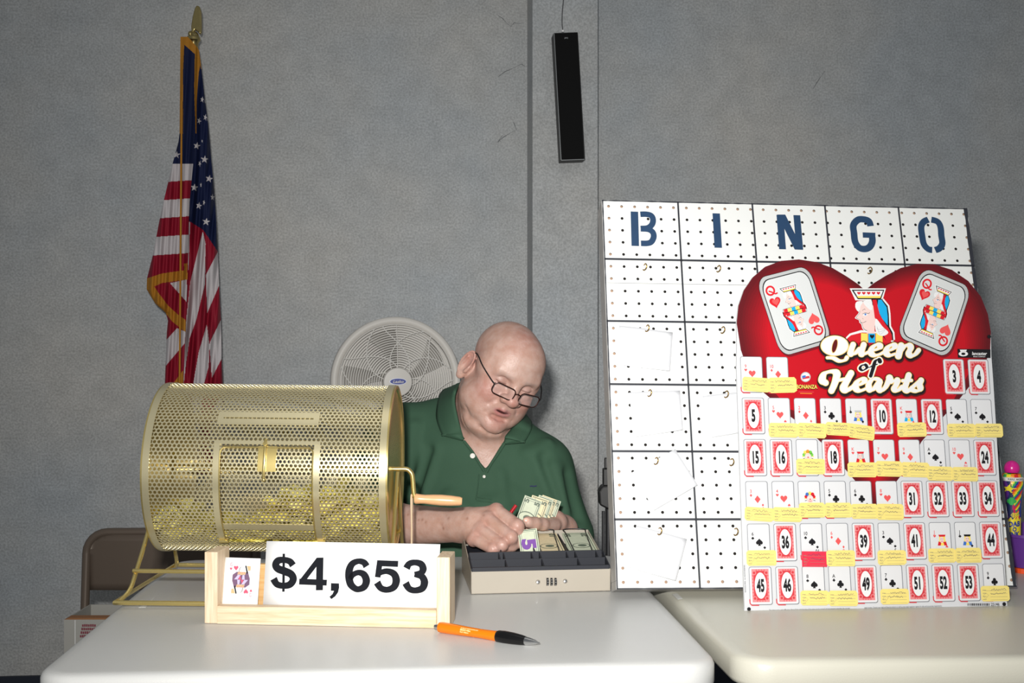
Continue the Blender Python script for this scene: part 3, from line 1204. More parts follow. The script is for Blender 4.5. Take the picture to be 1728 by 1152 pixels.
# script title, layered: shade, dark rim, gold rim, white
a = Art(step=.00010, base=.0028, X=Q)
Z = lambda x, y: (1370 + x / 8.64, 550 + y / 8.64)


def stroke_field(strokes, ells=()):
    """signed distance (in lettering units) to a set of pen strokes, on a grid"""
    st_ = 2.0
    gx = np.arange(40, 1720, st_)
    gy_ = np.arange(60, 1060, st_)
    GX_, GY_ = np.meshgrid(gx, gy_)
    D = np.full(GX_.shape, 99.0)
    for (pts, w0, w1) in strokes:
        q = spline([(p[0], p[1], 0) for p in pts], 6)
        n = len(q)
        ws = []
        for i in range(n):
            p, r = q[max(i - 1, 0)], q[min(i + 1, n - 1)]
            d = (r - p)
            ws.append(w0 + (w1 - w0) * abs(math.sin(math.atan2(d.y, d.x) + .30)) ** 1.4)
        ws = [sum(ws[max(0, i - 1):i + 2]) / len(ws[max(0, i - 1):i + 2]) for i in range(n)]
        for i in range(n - 1):
            ax_, ay_, bx_, by_ = q[i].x, q[i].y, q[i + 1].x, q[i + 1].y
            R = max(ws[i], ws[i + 1]) / 2 + 46
            i0, i1 = [int(np.clip((v - 40) / st_, 0, len(gx))) for v in (min(ax_, bx_) - R, max(ax_, bx_) + R)]
            j0, j1 = [int(np.clip((v - 60) / st_, 0, len(gy_))) for v in (min(ay_, by_) - R, max(ay_, by_) + R)]
            X, Y = GX_[j0:j1, i0:i1], GY_[j0:j1, i0:i1]
            vx, vy = bx_ - ax_, by_ - ay_
            t = np.clip(((X - ax_) * vx + (Y - ay_) * vy) / max(vx * vx + vy * vy, 1e-9), 0, 1)
            d = np.hypot(X - ax_ - t * vx, Y - ay_ - t * vy) - (ws[i] + (ws[i + 1] - ws[i]) * t) / 2
            D[j0:j1, i0:i1] = np.minimum(D[j0:j1, i0:i1], d)
    for (cx, cy, rx, ry) in ells:
        k = np.hypot((GX_ - cx) / rx, (GY_ - cy) / ry)
        D = np.minimum(D, (k - 1) * min(rx, ry))
    return gx, gy_, D


def fill_field(a, fld, grow, dx, dy, m, L):
    """marching squares fill of the region within grow of the strokes"""
    gx, gy_, D = fld
    V = D - grow
    ins = V < 0
    c = [ins[:-1, :-1], ins[:-1, 1:], ins[1:, 1:], ins[1:, :-1]]
    full = c[0] & c[1] & c[2] & c[3]
    anyc = (c[0] | c[1] | c[2] | c[3]) & ~full
    z = a.base + L * a.step
    vs, fs = [], []

    def put(poly):
        o = len(vs)
        for x, y in poly:
            p = a.X(Z(x + dx, y + dy))
            vs.append((p[0], p[1], z))
        fs.append(tuple(range(o, o + len(poly)))[::-1])
    for j in range(full.shape[0]):
        row = full[j]
        e = np.flatnonzero(np.diff(np.concatenate([[0], row.astype(int), [0]])))
        for k in range(0, len(e), 2):
            put([(gx[e[k]], gy_[j]), (gx[e[k + 1]], gy_[j]), (gx[e[k + 1]], gy_[j + 1]), (gx[e[k]], gy_[j + 1])])
    for j, i in np.argwhere(anyc):
        cs_ = [(gx[i], gy_[j], V[j, i]), (gx[i + 1], gy_[j], V[j, i + 1]), (gx[i + 1], gy_[j + 1], V[j + 1, i + 1]), (gx[i], gy_[j + 1], V[j + 1, i])]
        poly = []
        for k in range(4):
            A, B = cs_[k], cs_[(k + 1) % 4]
            if A[2] < 0:
                poly.append((A[0], A[1]))
            if (A[2] < 0) != (B[2] < 0):
                t = A[2] / (A[2] - B[2])
                poly.append((A[0] + (B[0] - A[0]) * t, A[1] + (B[1] - A[1]) * t))
        if len(poly) >= 3:
            put(poly)
    a.add(vs, fs, m)


def script(strokes, layers, ells=()):
    fld = stroke_field(strokes, ells)
    for (dx, dy, gr, m, L) in layers:
        fill_field(a, fld, gr / 2, dx, dy, m, L)


LAY = [(10, 26, 74, C_['maroon'], 0), (6, 18, 56, C_['ink'], 1), (0, 0, 48, C_['ink'], 2), (0, 0, 26, C_['gold'], 3), (0, 0, 8, C_['white'], 4)]
cc_ = [(322 + 42 * math.cos(t) - 32 * math.sin(t) * .5 * -1 * .0 + 26 * -math.sin(t) * .9, 295 + 105 * math.sin(t)) for t in [2 * math.pi * k / 24 for k in range(24)]]
a.poly([Z(x, y) for x, y in cc_], C_['gold'], 5)
a.poly([Z(322 + (x - 322) * .82, 295 + (y - 295) * .9) for x, y in cc_], C_['maroon'], 6)
script([([(215, 465), (300, 470), (390, 512), (470, 500), (500, 462)], 20, 60),
        ([(590, 275), (560, 360), (560, 410), (620, 400), (680, 340)], 22, 84),
        ([(745, 275), (715, 370), (720, 415), (780, 400), (850, 360)], 22, 84),
        ([(850, 365), (940, 340), (985, 300), (940, 272), (870, 320), (850, 390), (900, 430), (980, 415), (1060, 370)], 20, 80),
        ([(1070, 365), (1150, 345), (1200, 300), (1160, 275), (1090, 320), (1070, 390), (1120, 430), (1200, 410)], 20, 80),
        ([(1290, 290), (1270, 360), (1250, 440)], 40, 90),
        ([(1280, 370), (1340, 300), (1400, 280), (1430, 320), (1400, 400), (1440, 440), (1500, 410), (1545, 355)], 22, 80),
        ([(190, 830), (140, 790), (170, 700), (270, 665), (350, 690), (340, 780), (310, 870), (275, 945)], 26, 100),
        ([(560, 690), (510, 780), (455, 900), (500, 940), (570, 900)], 30, 110),
        ([(340, 800), (470, 775)], 30, 40),
        ([(590, 870), (700, 850), (760, 800), (710, 775), (640, 830), (630, 910), (690, 945), (790, 910)], 22, 84),
        ([(960, 780), (880, 775), (820, 850), (830, 930), (890, 920), (980, 800), (960, 900), (1000, 945), (1070, 880), (1120, 760)], 22, 80),
        ([(1120, 760), (1150, 810), (1230, 790), (1220, 850), (1190, 920), (1240, 940), (1300, 890)], 24, 84),
        ([(1400, 720), (1370, 820), (1345, 910), (1390, 950), (1450, 900)], 26, 84),
        ([(1310, 800), (1440, 795)], 30, 34),
        ([(1450, 900), (1530, 830), (1580, 790), (1560, 860), (1570, 920), (1510, 950), (1440, 930)], 24, 76)], LAY, ells=[(322, 290, 190, 138)])
LO = [(0, 0, 46, C_['gold'], 7), (0, 0, 34, C_['white'], 7.5), (0, 0, 2, C_['ink'], 8)]
script([([(790, 570), (720, 575), (690, 620), (730, 650), (790, 610), (770, 570)], 14, 44),
        ([(800, 610), (850, 600)], 10, 12),
        ([(980, 520), (960, 490), (910, 520), (880, 620), (845, 730)], 16, 60),
        ([(850, 590), (940, 560)], 14, 16)], LO)
a.build('title_lettering', parent=qb)

# maker's plate, small seals
a = Art(step=.00010, base=.0011, X=Q)
a.poly([(1615, 588.5), (1671, 589.5), (1671, 604), (1616, 603.5)], C_['ink'], 0)
px2 = 1 / 985
a.text('lancaster', 1652, 599, .0062, C_['white'], 1, .02, .95, .2)
a.text('BINGO COMPANY', 1652, 602.5, .0018, C_['white'], 1, .02, 1.15)
a.poly(circle(1625, 597, 8, 16, 4.2), C_['white'], 1)
a.poly(circle(1625, 597, 3.5, 12, 2.2), C_['ink'], 2)
a.poly([(1619, 590), (1631, 590), (1629, 594), (1621, 594)], C_['white'], 1)
a.build('maker_plate', parent=qb)
a = Art(step=.00010, base=.0011, X=Q)
a.poly(circle(1359, 636, 8.5), C_['silver'], 0)
a.poly(circle(1359, 636, 7), C_['white'], 1)
a.poly([(1353, 636), (1365, 634), (1366, 638), (1354, 640)], C_['backred'], 2)
a.poly([(1353, 634), (1359, 633), (1359, 637), (1353, 638)], C_['blue'], 3)
a.build('seal_print', parent=qb)
a = Art(step=.00010, base=.0011, X=Q)
a.text('BONANZA', 1361, 656, .0072, C_['ink'], 0, .09, .8)
a.text('BONANZA', 1361, 655.6, .0072, C_['yellow'], 1, .02, .8)
a.stroke([(1347, 661), (1373, 661.5)], .0014, C_['backred'], 0)
a.stroke([(1350, 663.5), (1370, 664)], .0012, C_['orange'], 0)
a.build('game_name', parent=qb)
for (u, v) in ((1263.5, 1027.3), (1694, 1018.8), (1668.5, 568)):
    a = Art(step=.00010, base=.0011, X=Q)
    a.poly(circle(u, v, 3.2, 14), C_['ink'], 1)
    a.build('mounting_hole', parent=qb)
a = Art(step=.00010, base=.0011, X=Q)
a.text('This game is not a cash raffle game. House Rules regarding play of this game may be pursued and requirements regarding play can vary', 1366, 1028.7, .0028, C_['ink'], 0, 0, .70, rot=.0045)
a.build('fine_print', parent=qb)
a = Art(step=.00010, base=.0011, X=Q)
a.text('state to state. Consult your legal and financial advisors as well as your state regulatory agency for play and accounting requirements.', 1524, 1024.6, .0028, C_['ink'], 0, 0, .70, rot=.0045)
a.build('fine_print', parent=qb)
a = Art(step=.00010, base=.0011, X=Q)
rb = random.Random(2)
u = 1632
while u < 1670:
    wv = rb.choice((.8, 1.2, 1.8))
    a.poly([(u, 1017.5), (u + wv, 1017.5), (u + wv, 1021.6), (u, 1021.6)], C_['ink'], 0)
    u += wv + rb.choice((.8, 1.2))
a.text('25146', 1679, 1021.5, .0050, C_['ink'], 0, .01, .95)
a.build('barcode', parent=qb)
a = Art(step=.00010, base=.0011, X=Q)
x0, y0 = Q((1259.5, 1012))
a.X = lambda p: p
a.text('BONANZA PRESS   ALL RIGHTS RESERVED', x0 - .0005, y0 + .036, .0020, C_['ink'], 0, 0, .9, rot=math.pi / 2)
a.X = Q
a.build('edge_print', parent=qb)

# 54 cards in a grid, local metres
gx0, gy0 = Q((1283.5, 989))
gx9, gy9 = Q((1677, 981))
pitch = (gx9 - gx0) / 9
_, gt = Q((1478, 634))
gyb = (gy0 + gy9) / 2
rp = (gt - gyb) / 5
CW, CH = .0405, .0645
rows = [['45', '46', '8S', 'AC', '49', '7C', '51', '52', '53', '9C'],
        ['6S', '36', '10S', '6D', '39', '3S', '41', 'JH', 'JS', '44'],
        ['3D', '4H', 'JOK', '5C', '6C', '8H', '31', '32', '33', '34'],
        ['15', '16', 'JOK', '18', 'KH', '7H', '9D', 'AS', '10H', '24'],
        ['5', '5H', '2D', '3C', 'JC', '10', 'KD', '12', '5S', '7S'],
        ['9H', '10D', None, None, None, None, None, None, '3', '4']]


def suit(a, s, cx, cy, h, m, L, flip=False):
    f = -1 if flip else 1
    if s == 'H':
        a.poly(heart(cx, cy, h * 1.02, h, flip), m, L)
    elif s == 'D':
        a.poly(diamond(cx, cy, h * .86, h * 1.08), m, L)
    elif s == 'S':
        a.poly(heart(cx, cy + .08 * h * f, h, h * .86, not flip), m, L)
        a.poly([(cx - h * .22, cy - h * .52 * f), (cx + h * .22, cy - h * .52 * f), (cx, cy - .05 * h * f)], m, L)
    else:
        for dx, dy in ((0, .26), (-.24, -.08), (.24, -.08)):
            a.poly(circle(cx + dx * h, cy + dy * h * f, h * .245, 14), m, L)
        a.poly([(cx - h * .20, cy - h * .52 * f), (cx + h * .20, cy - h * .52 * f), (cx, cy + .1 * h * f)], m, L)


def card_at(i, j):
    return gx0 + pitch * i, gyb + rp * j


names = {'S': 'spades', 'H': 'hearts', 'D': 'diamonds', 'C': 'clubs'}
for j, row in enumerate(rows):
    for i, code in enumerate(row):
        if code is None:
            continue
        cx, cy = card_at(i, j)
        a = Art(step=.00008, base=.0009)
        a.poly(rrect(CW, CH, .0038, 4, cx, cy), C_['grey'] if True else 0, 0)
        a.poly(rrect(CW - .0022, CH - .0022, .0032, 4, cx - .0002, cy + .0002), C_['cardw'], 1)
        # red perforation mark at the lower left corner
        a.stroke([(cx - CW / 2 - .0004, cy - CH / 2 + .010), (cx - CW / 2, cy - CH / 2 + .003), (cx - CW / 2 + .003, cy - CH / 2 - .0002), (cx - CW / 2 + .016, cy - CH / 2 - .0004)], .0019, C_['backred'], 2)
        if code.isdigit():
            nm = 'numbered_card'
            a.poly([(cx - .0157, cy - .0275), (cx + .0150, cy - .0275), (cx + .0150, cy + .0285), (cx - .0157, cy + .0285)], C_['backpink'], 2)
            a.poly([(cx - .0125, cy - .0243), (cx + .0118, cy - .0243), (cx + .0118, cy + .0253), (cx - .0125, cy + .0253)], C_['backred'], 3)
            ww, hh = .0135, .0263
            for sx in (-1, 1):
                for sy in (-1, 1):
                    a.poly(circle(cx - .0003 + sx * ww * .80, cy + .0005 + sy * hh * .82, .0038, 10), C_['backpink'], 4)
                    a.poly(circle(cx - .0003 + sx * ww * .80, cy + .0005 + sy * hh * .82, .0024, 10), C_['backred'], 5)
            for k in range(7):
                for sx in (-1, 1):
                    a.poly(circle(cx - .0003 + sx * .0138, cy - .017 + k * .0057, .0010, 6), C_['backred'], 4)
            for k in range(4):
                for sy in (-1, 1):
                    a.poly(circle(cx - .007 + k * .0047, cy + .0005 + sy * .0262, .0009, 6), C_['backred'], 4)
            a.poly(circle(cx - .0003, cy + .0005, .0106, 22, .0222), C_['white'], 6)
            n_ = len(code)
            a.text(code, cx - .0003, cy - .0098 + .0005, .0210, C_['ink'], 7, .045 if n_ == 2 else .05, .47 if n_ == 2 else .50)
            lb = 'numbered card %s' % code
        else:
            nm = 'playing_card'
            a.poly(rrect(CW - .005, CH - .004, .003, 4, cx + .001, cy + .0004), C_['cardw'], 2)
            if code == 'JOK':
                fy = cy + .001
                hat = ('red', 'blue', 'yellow') if j == 2 else ('green', 'yellow', 'orange')
                for k in range(5):
                    t = math.radians(180 - 45 * k)
                    a.poly(circle(cx + .001 + .0068 * math.cos(t), fy + .004 + .0058 * math.sin(t), .0034, 10), C_[hat[k % 3] if k not in (0, 4) else hat[0]], 3)
                a.poly(circle(cx + .001, fy, .0062, 14, .0070), C_['skin'], 4)
                a.poly(circle(cx - .0012, fy + .002, .0010, 8), C_['white'], 5)
                a.poly(circle(cx + .0032, fy + .002, .0010, 8), C_['white'], 5)
                a.poly(circle(cx + .001, fy - .0005, .0014, 8), C_['coral'], 5)
                a.stroke([(cx - .002, fy - .003), (cx + .001, fy - .0044), (cx + .004, fy - .003)], .0008, C_['backred'], 5)
                for s_ in (-1, 1):
                    a.stroke([(cx + .001 + s_ * .006, fy - .002), (cx + .001 + s_ * .0095, fy - .003)], .0009, C_['ink'], 4)
                    a.poly(circle(cx + .001 + s_ * .0095, fy + .001, .0013, 8), C_['yellow'], 5)
                lb = 'joker card'
            else:
                rk, su = code[:-1], code[-1]
                m = C_['coral'] if su in 'HD' else C_['ink']
                a.text(rk, cx - .0108, cy + .0120, .0062, m, 3, .015, .9)
                suit(a, su, cx - .0108, cy + .0078, .0052, m, 3)
                if rk in 'JK':
                    fx, fy = cx + .0030, cy + .0000
                    body = 'red' if su == 'H' else ('blue' if su in 'SC' else 'cyan')
                    a.poly([(fx - .009, fy - .0085), (fx + .009, fy - .0085), (fx + .007, fy - .001), (fx - .007, fy - .001)], C_[body], 3)
                    a.poly([(fx - .0035, fy - .0085), (fx + .0035, fy - .0085), (fx + .002, fy - .003), (fx - .002, fy - .003)], C_['yellow'], 4)
                    hair_ = C_['yellow'] if rk == 'J' else C_['silver']
                    a.poly([(fx - .0062, fy - .002), (fx + .0062, fy - .002), (fx + .0055, fy + .008), (fx - .0055, fy + .008)], hair_, 4)
                    a.poly(circle(fx - .0008, fy + .0015, .0040, 12, .0055), C_['skin'], 5)
                    a.stroke([(fx - .003, fy + .003), (fx - .0015, fy + .003)], .0008, C_['ink'], 6)
                    a.stroke([(fx + .0005, fy + .003), (fx + .0020, fy + .003)], .0008, C_['ink'], 6)
                    a.stroke([(fx - .0025, fy - .0012), (fx + .001, fy - .0012)], .0007, C_['backred'], 6)
                    a.poly([(fx - .0068, fy + .0105), (fx + .0068, fy + .0105), (fx + .0055, fy + .0070), (fx - .0055, fy + .0070)], C_['red'] if su in 'HD' else C_['ink'] if su == 'S' else C_['silver'], 6)
                    suit(a, su, cx + .0108, cy - .0098, .0048, m, 7, True)
                else:
                    suit(a, su, cx + .0008, cy + .0010, .0125, m, 3)
                    suit(a, su, cx + .0100, cy - .0090, .0048, m, 3, True)
                    a.text(rk, cx + .0100, cy - .0128, .0062, m, 3, .015, .9, rot=math.pi)
                lb = ('ace' if rk == 'A' else 'jack' if rk == 'J' else 'king' if rk == 'K' else rk) + ' of ' + names[su]
        o = a.build(nm, parent=qb)
        o['label'] = lb

# name slips taped over the opened cards: (left, top, right, bottom, tilt, which)
slips = [(1252, 637, 1298, 661, .06, 'nine of hearts'), (1296, 637, 1343, 663, -.03, 'ten of diamonds'),
         (1296, 714, 1346, 738, .02, 'five of hearts'), (1345, 714, 1393, 739, .03, 'two of diamonds'), (1392, 713, 1436, 735, .05, 'three of clubs'), (1430, 717, 1474, 741, .14, 'jack of clubs'),
         (1513, 713, 1562, 737, -.02, 'king of diamonds'), (1597, 715, 1645, 738, .0, 'five of spades'), (1643, 715, 1690, 738, .0, 'seven of spades'),
         (1343, 774, 1391, 800, .01, 'joker in a green hat'), (1429, 780, 1478, 805, .01, 'king of hearts'), (1476, 778, 1521, 804, .02, 'seven of hearts'), (1520, 780, 1567, 805, .03, 'nine of diamonds'),
         (1563, 787, 1607, 811, .03, 'ace of spades'), (1605, 788, 1648, 812, .01, 'ten of hearts'),
         (1256, 856, 1305, 879, .07, 'three of diamonds'), (1303, 856, 1352, 880, .04, 'four of hearts'), (1347, 848, 1391, 873, .0, 'joker in a red hat'), (1391, 848, 1436, 873, .0, 'five of clubs'),
         (1435, 850, 1480, 875, .0, 'six of clubs'), (1477, 850, 1523, 877, .02, 'eight of hearts'),
         (1259, 928, 1309, 954, .0, 'six of spades'), (1352, 930, 1394, 956, .02, 'ten of spades'), (1393, 928, 1441, 955, .01, 'six of diamonds'), (1480, 928, 1528, 953, .0, 'three of spades'),
         (1565, 925, 1611, 949, .0, 'jack of hearts'), (1610, 924, 1654, 949, .0, 'jack of spades'),
         (1350, 996, 1398, 1021, .02, 'eight of spades'), (1397, 996, 1446, 1022, .02, 'ace of clubs'), (1484, 993, 1532, 1019, .0, 'seven of clubs'), (1654, 988, 1702, 1014, .0, 'nine of clubs')]
M['slip'] = mat('slip_yellow', (232, 212, 122), .55, var=.03, vscale=60)
M['slip_red'] = mat('slip_red', (214, 40, 68), .5)
M['pencil'] = mat('pencil_line', (130, 124, 104), .7)
M['penink'] = mat('pen_ink', (60, 60, 90), .6)
rs = random.Random(11)
for si, (u0, v0, u1, v1, tl, wh) in enumerate(slips):
    red = wh == 'ten of spades'
    p0 = Q((u0, (v0 + v1) / 2))
    p1 = Q((u1, (v0 + v1) / 2))
    q0 = Q(((u0 + u1) / 2, v0))
    q1 = Q(((u0 + u1) / 2, v1))
    w_, h_ = abs(p1[0] - p0[0]), abs(q0[1] - q1[1])
    cxx, cyy = (p0[0] + p1[0]) / 2, (q0[1] + q1[1]) / 2
    b = MB()
    cut = 0 if red else .0035
    out = [(-w_ / 2 + cut, -h_ / 2), (w_ / 2 - cut * rs.uniform(.5, 1.6), -h_ / 2), (w_ / 2, -h_ / 2 + cut), (w_ / 2, h_ / 2 - cut * rs.uniform(.5, 1.3)), (w_ / 2 - cut, h_ / 2), (-w_ / 2 + cut, h_ / 2), (-w_ / 2, h_ / 2 - cut), (-w_ / 2, -h_ / 2 + cut)]
    mm = M['slip_red'] if red else M['slip']
    X = Matrix.Translation((cxx, cyy, .0024 + .0008 * (si % 3))) @ Matrix.Rotation(-tl, 4, 'Z')
    b.prism(out, .0005, mm)
    ar = Art(base=.00065)
    for k in range(4):
        y = h_ * (.22 - .2 * k)
        ar.stroke([(-w_ * (.18 if k else .38), y - .0008), (w_ * .42, y - .0008)], .00035, M['pencil'])
        ar.stroke([(-w_ * .44, y + .0002), (-w_ * .32, y + .0002)], .0008, M['pencil'])
    ar.stroke([(-w_ * .40, -h_ * .05), (-w_ * .3, h_ * .02), (-w_ * .24, -h_ * .1), (-w_ * .34, -h_ * .3), (-w_ * .42, -h_ * .2)], .0004, M['pencil'], closed=True)
    # handwriting squiggles
    for ln in range(2):
        x = -w_ * .22 + rs.uniform(-.002, .004)
        y = h_ * (.26 - .27 * ln)
        n = rs.randint(5, 8)
        pts = []
        for k in range(n * 3):
            pts.append((x + k * w_ * .56 / (n * 3), y + rs.uniform(-.0016, .0020), 0))
        q = spline(pts, 3)
        ar.stroke([(p.x, p.y) for p in q], .00055, M['penink'])
    b.add(ar.v, ar.f)
    b.m[-len(ar.f):] = [b.mi(ar.mats[k]) for k in ar.m]
    o = b.build('name_slip', mw=QX @ X)
    tag(o, ('red' if red else 'yellow') + ' name slip taped under the %s on the heart board' % wh, 'paper slip', 'name slips taped on the heart board')
# ---- price sign ------------------------------------------------------------------
M['pine'] = wood_mat('pine_wood', (233, 212, 184), (214, 186, 152), 2, 40)
M['pine_x'] = wood_mat('pine_wood_rail', (233, 210, 180), (212, 182, 146), 0, 40)
M['pine_dark'] = wood_mat('pine_wood_warm', (218, 176, 122), (204, 158, 100), 0, 40)
SX = Matrix.Translation((-.4996, 1.877, TT + .0005)) @ Matrix.Rotation(math.radians(-5.0), 4, 'Z')
sg = thing('price_sign_holder', 'small unfinished pine sign holder at the front of the left table', 'sign holder', mw=SX)
SW = .402
for x, h in ((0, .116), (SW - .0215, .113)):
    b = MB()
    b.box((x + .01075, .030, h / 2), (.0215, .060, h))
    b.build('side_post', M['pine'], sg, bevel=.0012)
b = MB()
b.box((SW / 2, .007, .0145), (SW - .043, .018, .029))
b.build('front_rail', M['pine_x'], sg, bevel=.001)
b = MB()
b.box((SW / 2, .045, .045), (SW - .043, .012, .09))
b.build('back_panel', M['pine_dark'], sg, bevel=.001)
b = MB()
b.box((SW / 2, .0275, .004), (SW - .043, .023, .008))
b.build('bottom_slat', M['pine_x'], sg)


def sheet(name, quad, X, th, m, off=0.0, bow=0.0):
    pts = [onplane(X, u, v, off) for u, v in quad]
    b = MB()

    def fn(s, t):
        x = (pts[0][0] * (1 - s) + pts[1][0] * s) * (1 - t) + (pts[3][0] * (1 - s) + pts[2][0] * s) * t
        y = (pts[0][1] * (1 - s) + pts[1][1] * s) * (1 - t) + (pts[3][1] * (1 - s) + pts[2][1] * s) * t
        return (x, y, off + bow * math.sin(math.pi * s))
    b.grid(9, 5, fn)
    return b.build(name, m, smooth=True, solid=th, mw=X)


s0 = SX @ Vector((0, .0205, .0085))
s1 = SX @ Vector((SW, .0205, .0085))
LX = plane_frame(s0, s1, math.radians(11))
cardq = [(380.5, 940), (440, 942), (433.5, 1037), (371.5, 1035)]
o = sheet('playing_card', cardq, LX, .0005, M['white'], 0)
tag(o, 'white queen of hearts card sheet standing in the pine sign holder', 'card')
cardo = o
a = Art(step=.00006, base=.0004, X=lambda p: onplane(LX, *p))
cq = [(380.5, 940), (440, 942), (433, 1029), (372.5, 1027)]


def TC(s, t, q=None):
    q = q or cq
    return ((q[0][0] * (1 - s) + q[1][0] * s) * (1 - t) + (q[3][0] * (1 - s) + q[2][0] * s) * t,
            (q[0][1] * (1 - s) + q[1][1] * s) * (1 - t) + (q[3][1] * (1 - s) + q[2][1] * s) * t)


pk = mat('card_pink', (200, 80, 110), .5)
pv = mat('card_violet', (110, 80, 110), .5)
pl_ = mat('card_lilac', (190, 180, 214), .5)
pt = mat('card_tan', (214, 176, 130), .5)
gl = mat('card_greyline', (150, 150, 160), .5)


def card_rect(a, s0, t0, s1, t1, m, L, w=None):
    q = [TC(s0, t0), TC(s1, t0), TC(s1, t1), TC(s0, t1)]
    if w:
        a.stroke(q, w, m, L, True)
    else:
        a.poly(q, m, L)


card_rect(a, .13, .075, .86, .775, gl, 0, .0004)
card_rect(a, .25, .145, .74, .70, gl, 0, .0004)
# stylised court figure, point symmetric
for f in (0, 1):
    R = lambda s, t, f=f: TC(.495 + (s - .495) * (-1 if f else 1), .4225 + (t - .4225) * (-1 if f else 1))
    a.poly([R(.25, .33), R(.36, .27), R(.60, .30), R(.66, .24), R(.74, .40), R(.74, .4225), R(.25, .4225)], pv, 1)
    a.poly([R(.40, .27), R(.62, .27), R(.60, .33), R(.38, .33)], pt, 2)
    a.poly([R(.30, .42), R(.42, .31), R(.48, .33), R(.40, .42)], pl_, 2)
    a.poly([R(.52, .42), R(.53, .32), R(.58, .32), R(.60, .42)], pl_, 2)
    a.poly([R(.42, .42), R(.46, .34), R(.50, .42)], pk, 3)
    a.poly([TC(.495 + (p[0] - .495) * (-1 if f else 1), .4225 + (p[1] - .4225) * (-1 if f else 1)) for p in circle(.52, .215, .075, 12, .06)], M['white'], 3)
    a.poly([R(.58, .15), R(.62, .15), R(.68, .30), R(.64, .30)], M['ink'], 3)
    a.poly([R(.63, .155), R(.74, .155), R(.74, .24), R(.68, .25)], pt, 2)
    a.stroke([R(.42, .27), R(.44, .20), R(.49, .165)], .0008, M['ink'], 3)
    for i in range(4):
        a.poly([R(.41 + i * .05, .275), R(.43 + i * .05, .275), R(.42 + i * .05, .32)], pk, 4)
    hc_ = R(.33, .205)
    a.poly(heart(hc_[0], hc_[1], 7.6, 8.5 if f else -8.5), pk, 3)
    hc_ = R(.19, .22)
    a.poly(heart(hc_[0], hc_[1], 4, 5 if f else -5), pk, 3)
    c1 = R(.195, .135)
    a.stroke([(c1[0] + 1.6 * math.cos(t * .7), c1[1] + 3 * math.sin(t * .7)) for t in range(9)], .0007, pk, 3)
o = a.build('card_face', parent=cardo)
o.matrix_parent_inverse = Matrix.Identity(4)

# price placard
plq_ = [(450, 912.5), (743, 918), (736.5, 1037), (443.5, 1027)]
under = [(452, 916), (742, 921), (736.5, 1040), (446.5, 1033)]
pla = sheet('price_placard', plq_, LX, .0006, M['white'], .0035, .002)
tag(pla, 'white paper placard with the black price $4,653', 'placard')
us = sheet('backing_sheet', under, LX, .0008, M['white'], .0018, .001)
us.parent = pla
us.matrix_parent_inverse = pla.matrix_world.inverted()
a = Art(step=.00006, base=.0061, X=lambda p: onplane(LX, *p))
M['price'] = mat('price_ink', (22, 24, 30), .8, spec=.15)
PW = 12.6 / 1040


def dg(pts, w=1.0, n=7, caps=False, closed=False):
    q_ = spline([(p[0], p[1], 0) for p in pts], n, closed) if n > 1 else [Vector((p[0], p[1], 0)) for p in pts]
    q_ = [Vector((p.x, p.y + (p.x - 560) * .018 - .6, 0)) for p in q_]
    wl = w if isinstance(w, (list, tuple)) else None
    ws_ = PW * w if wl is None else [PW * np.interp(i_ / (len(q_) - 1), np.linspace(0, 1, len(w)), w) for i_ in range(len(q_))]
    a.stroke([(p.x, p.y) for p in q_], ws_, M['price'], dg.k, closed)
    dg.k += .15


dg.k = 0
# dollar
dg([(496, 955.5), (491, 949), (481, 946.5), (471, 948), (467, 955), (471, 961.5), (482, 965.5), (493, 970.5), (496.5, 979), (491, 987.5), (480, 990), (469, 987.5), (463.5, 978.5)], [.95, .85, .8, .95, 1.0, 1.0, 1.05, 1.0, 1.0, .95, .8, .85, 1.0])
dg([(480.6, 936), (480, 1000)], .34, 1)
# four
dg([(541.5, 941.5), (540.5, 996.5)], .96, 1)
dg([(506.5, 982.5), (553, 983.5)], .78, 1)
dg([(539.5, 944.5), (511.5, 981.5)], .72, 1)
# comma
a.poly([(560, 983.5), (573.5, 984), (573.8, 991), (572, 999), (567, 1006), (560.5, 1010.5), (557.5, 1006.5), (562.5, 1002), (565, 996.5), (559.8, 996.5)], M['price'], dg.k)
# six
dg([(620, 955), (615.5, 948.5), (606, 946.5), (596, 951), (591, 961), (590.3, 973), (593, 985), (600, 992), (607, 993.5), (616, 989), (619.5, 979), (615.5, 969), (606.5, 965.5), (597, 969.5), (592.5, 977)], [.95, .85, .75, .9, 1.02, 1.05, 1.0, .85, .8, .95, 1.05, .95, .75, .75, .7])
# five
dg([(640.5, 949.2), (673, 949.8)], .80, 1)
dg([(642.5, 944.5), (638.6, 973)], .78, 1)
dg([(637, 970), (645.5, 964.2), (655.5, 962.5), (666, 967), (669.8, 977.5), (666, 988.5), (655, 993.5), (644, 991), (637.5, 981.5)], [.55, .72, .8, .95, 1.05, .95, .8, .85, 1.0])
# three
dg([(687, 957), (691.5, 949.5), (701, 946.8), (711.5, 949.5), (715, 957.5), (711, 964.5), (700.5, 967)], [1.0, .85, .78, .92, 1.0, .85, .7])
dg([(700.5, 966.8), (712.5, 970), (717.2, 979.5), (713.5, 990), (701.5, 993.8), (691.5, 991), (685.5, 981.5)], [.7, .9, 1.05, .95, .8, .85, 1.0])
a.stroke([(556, 931), (633, 933.5)], .0010, mat('faint_line', (205, 205, 208), .5))
o = a.build('price_lettering', parent=pla)

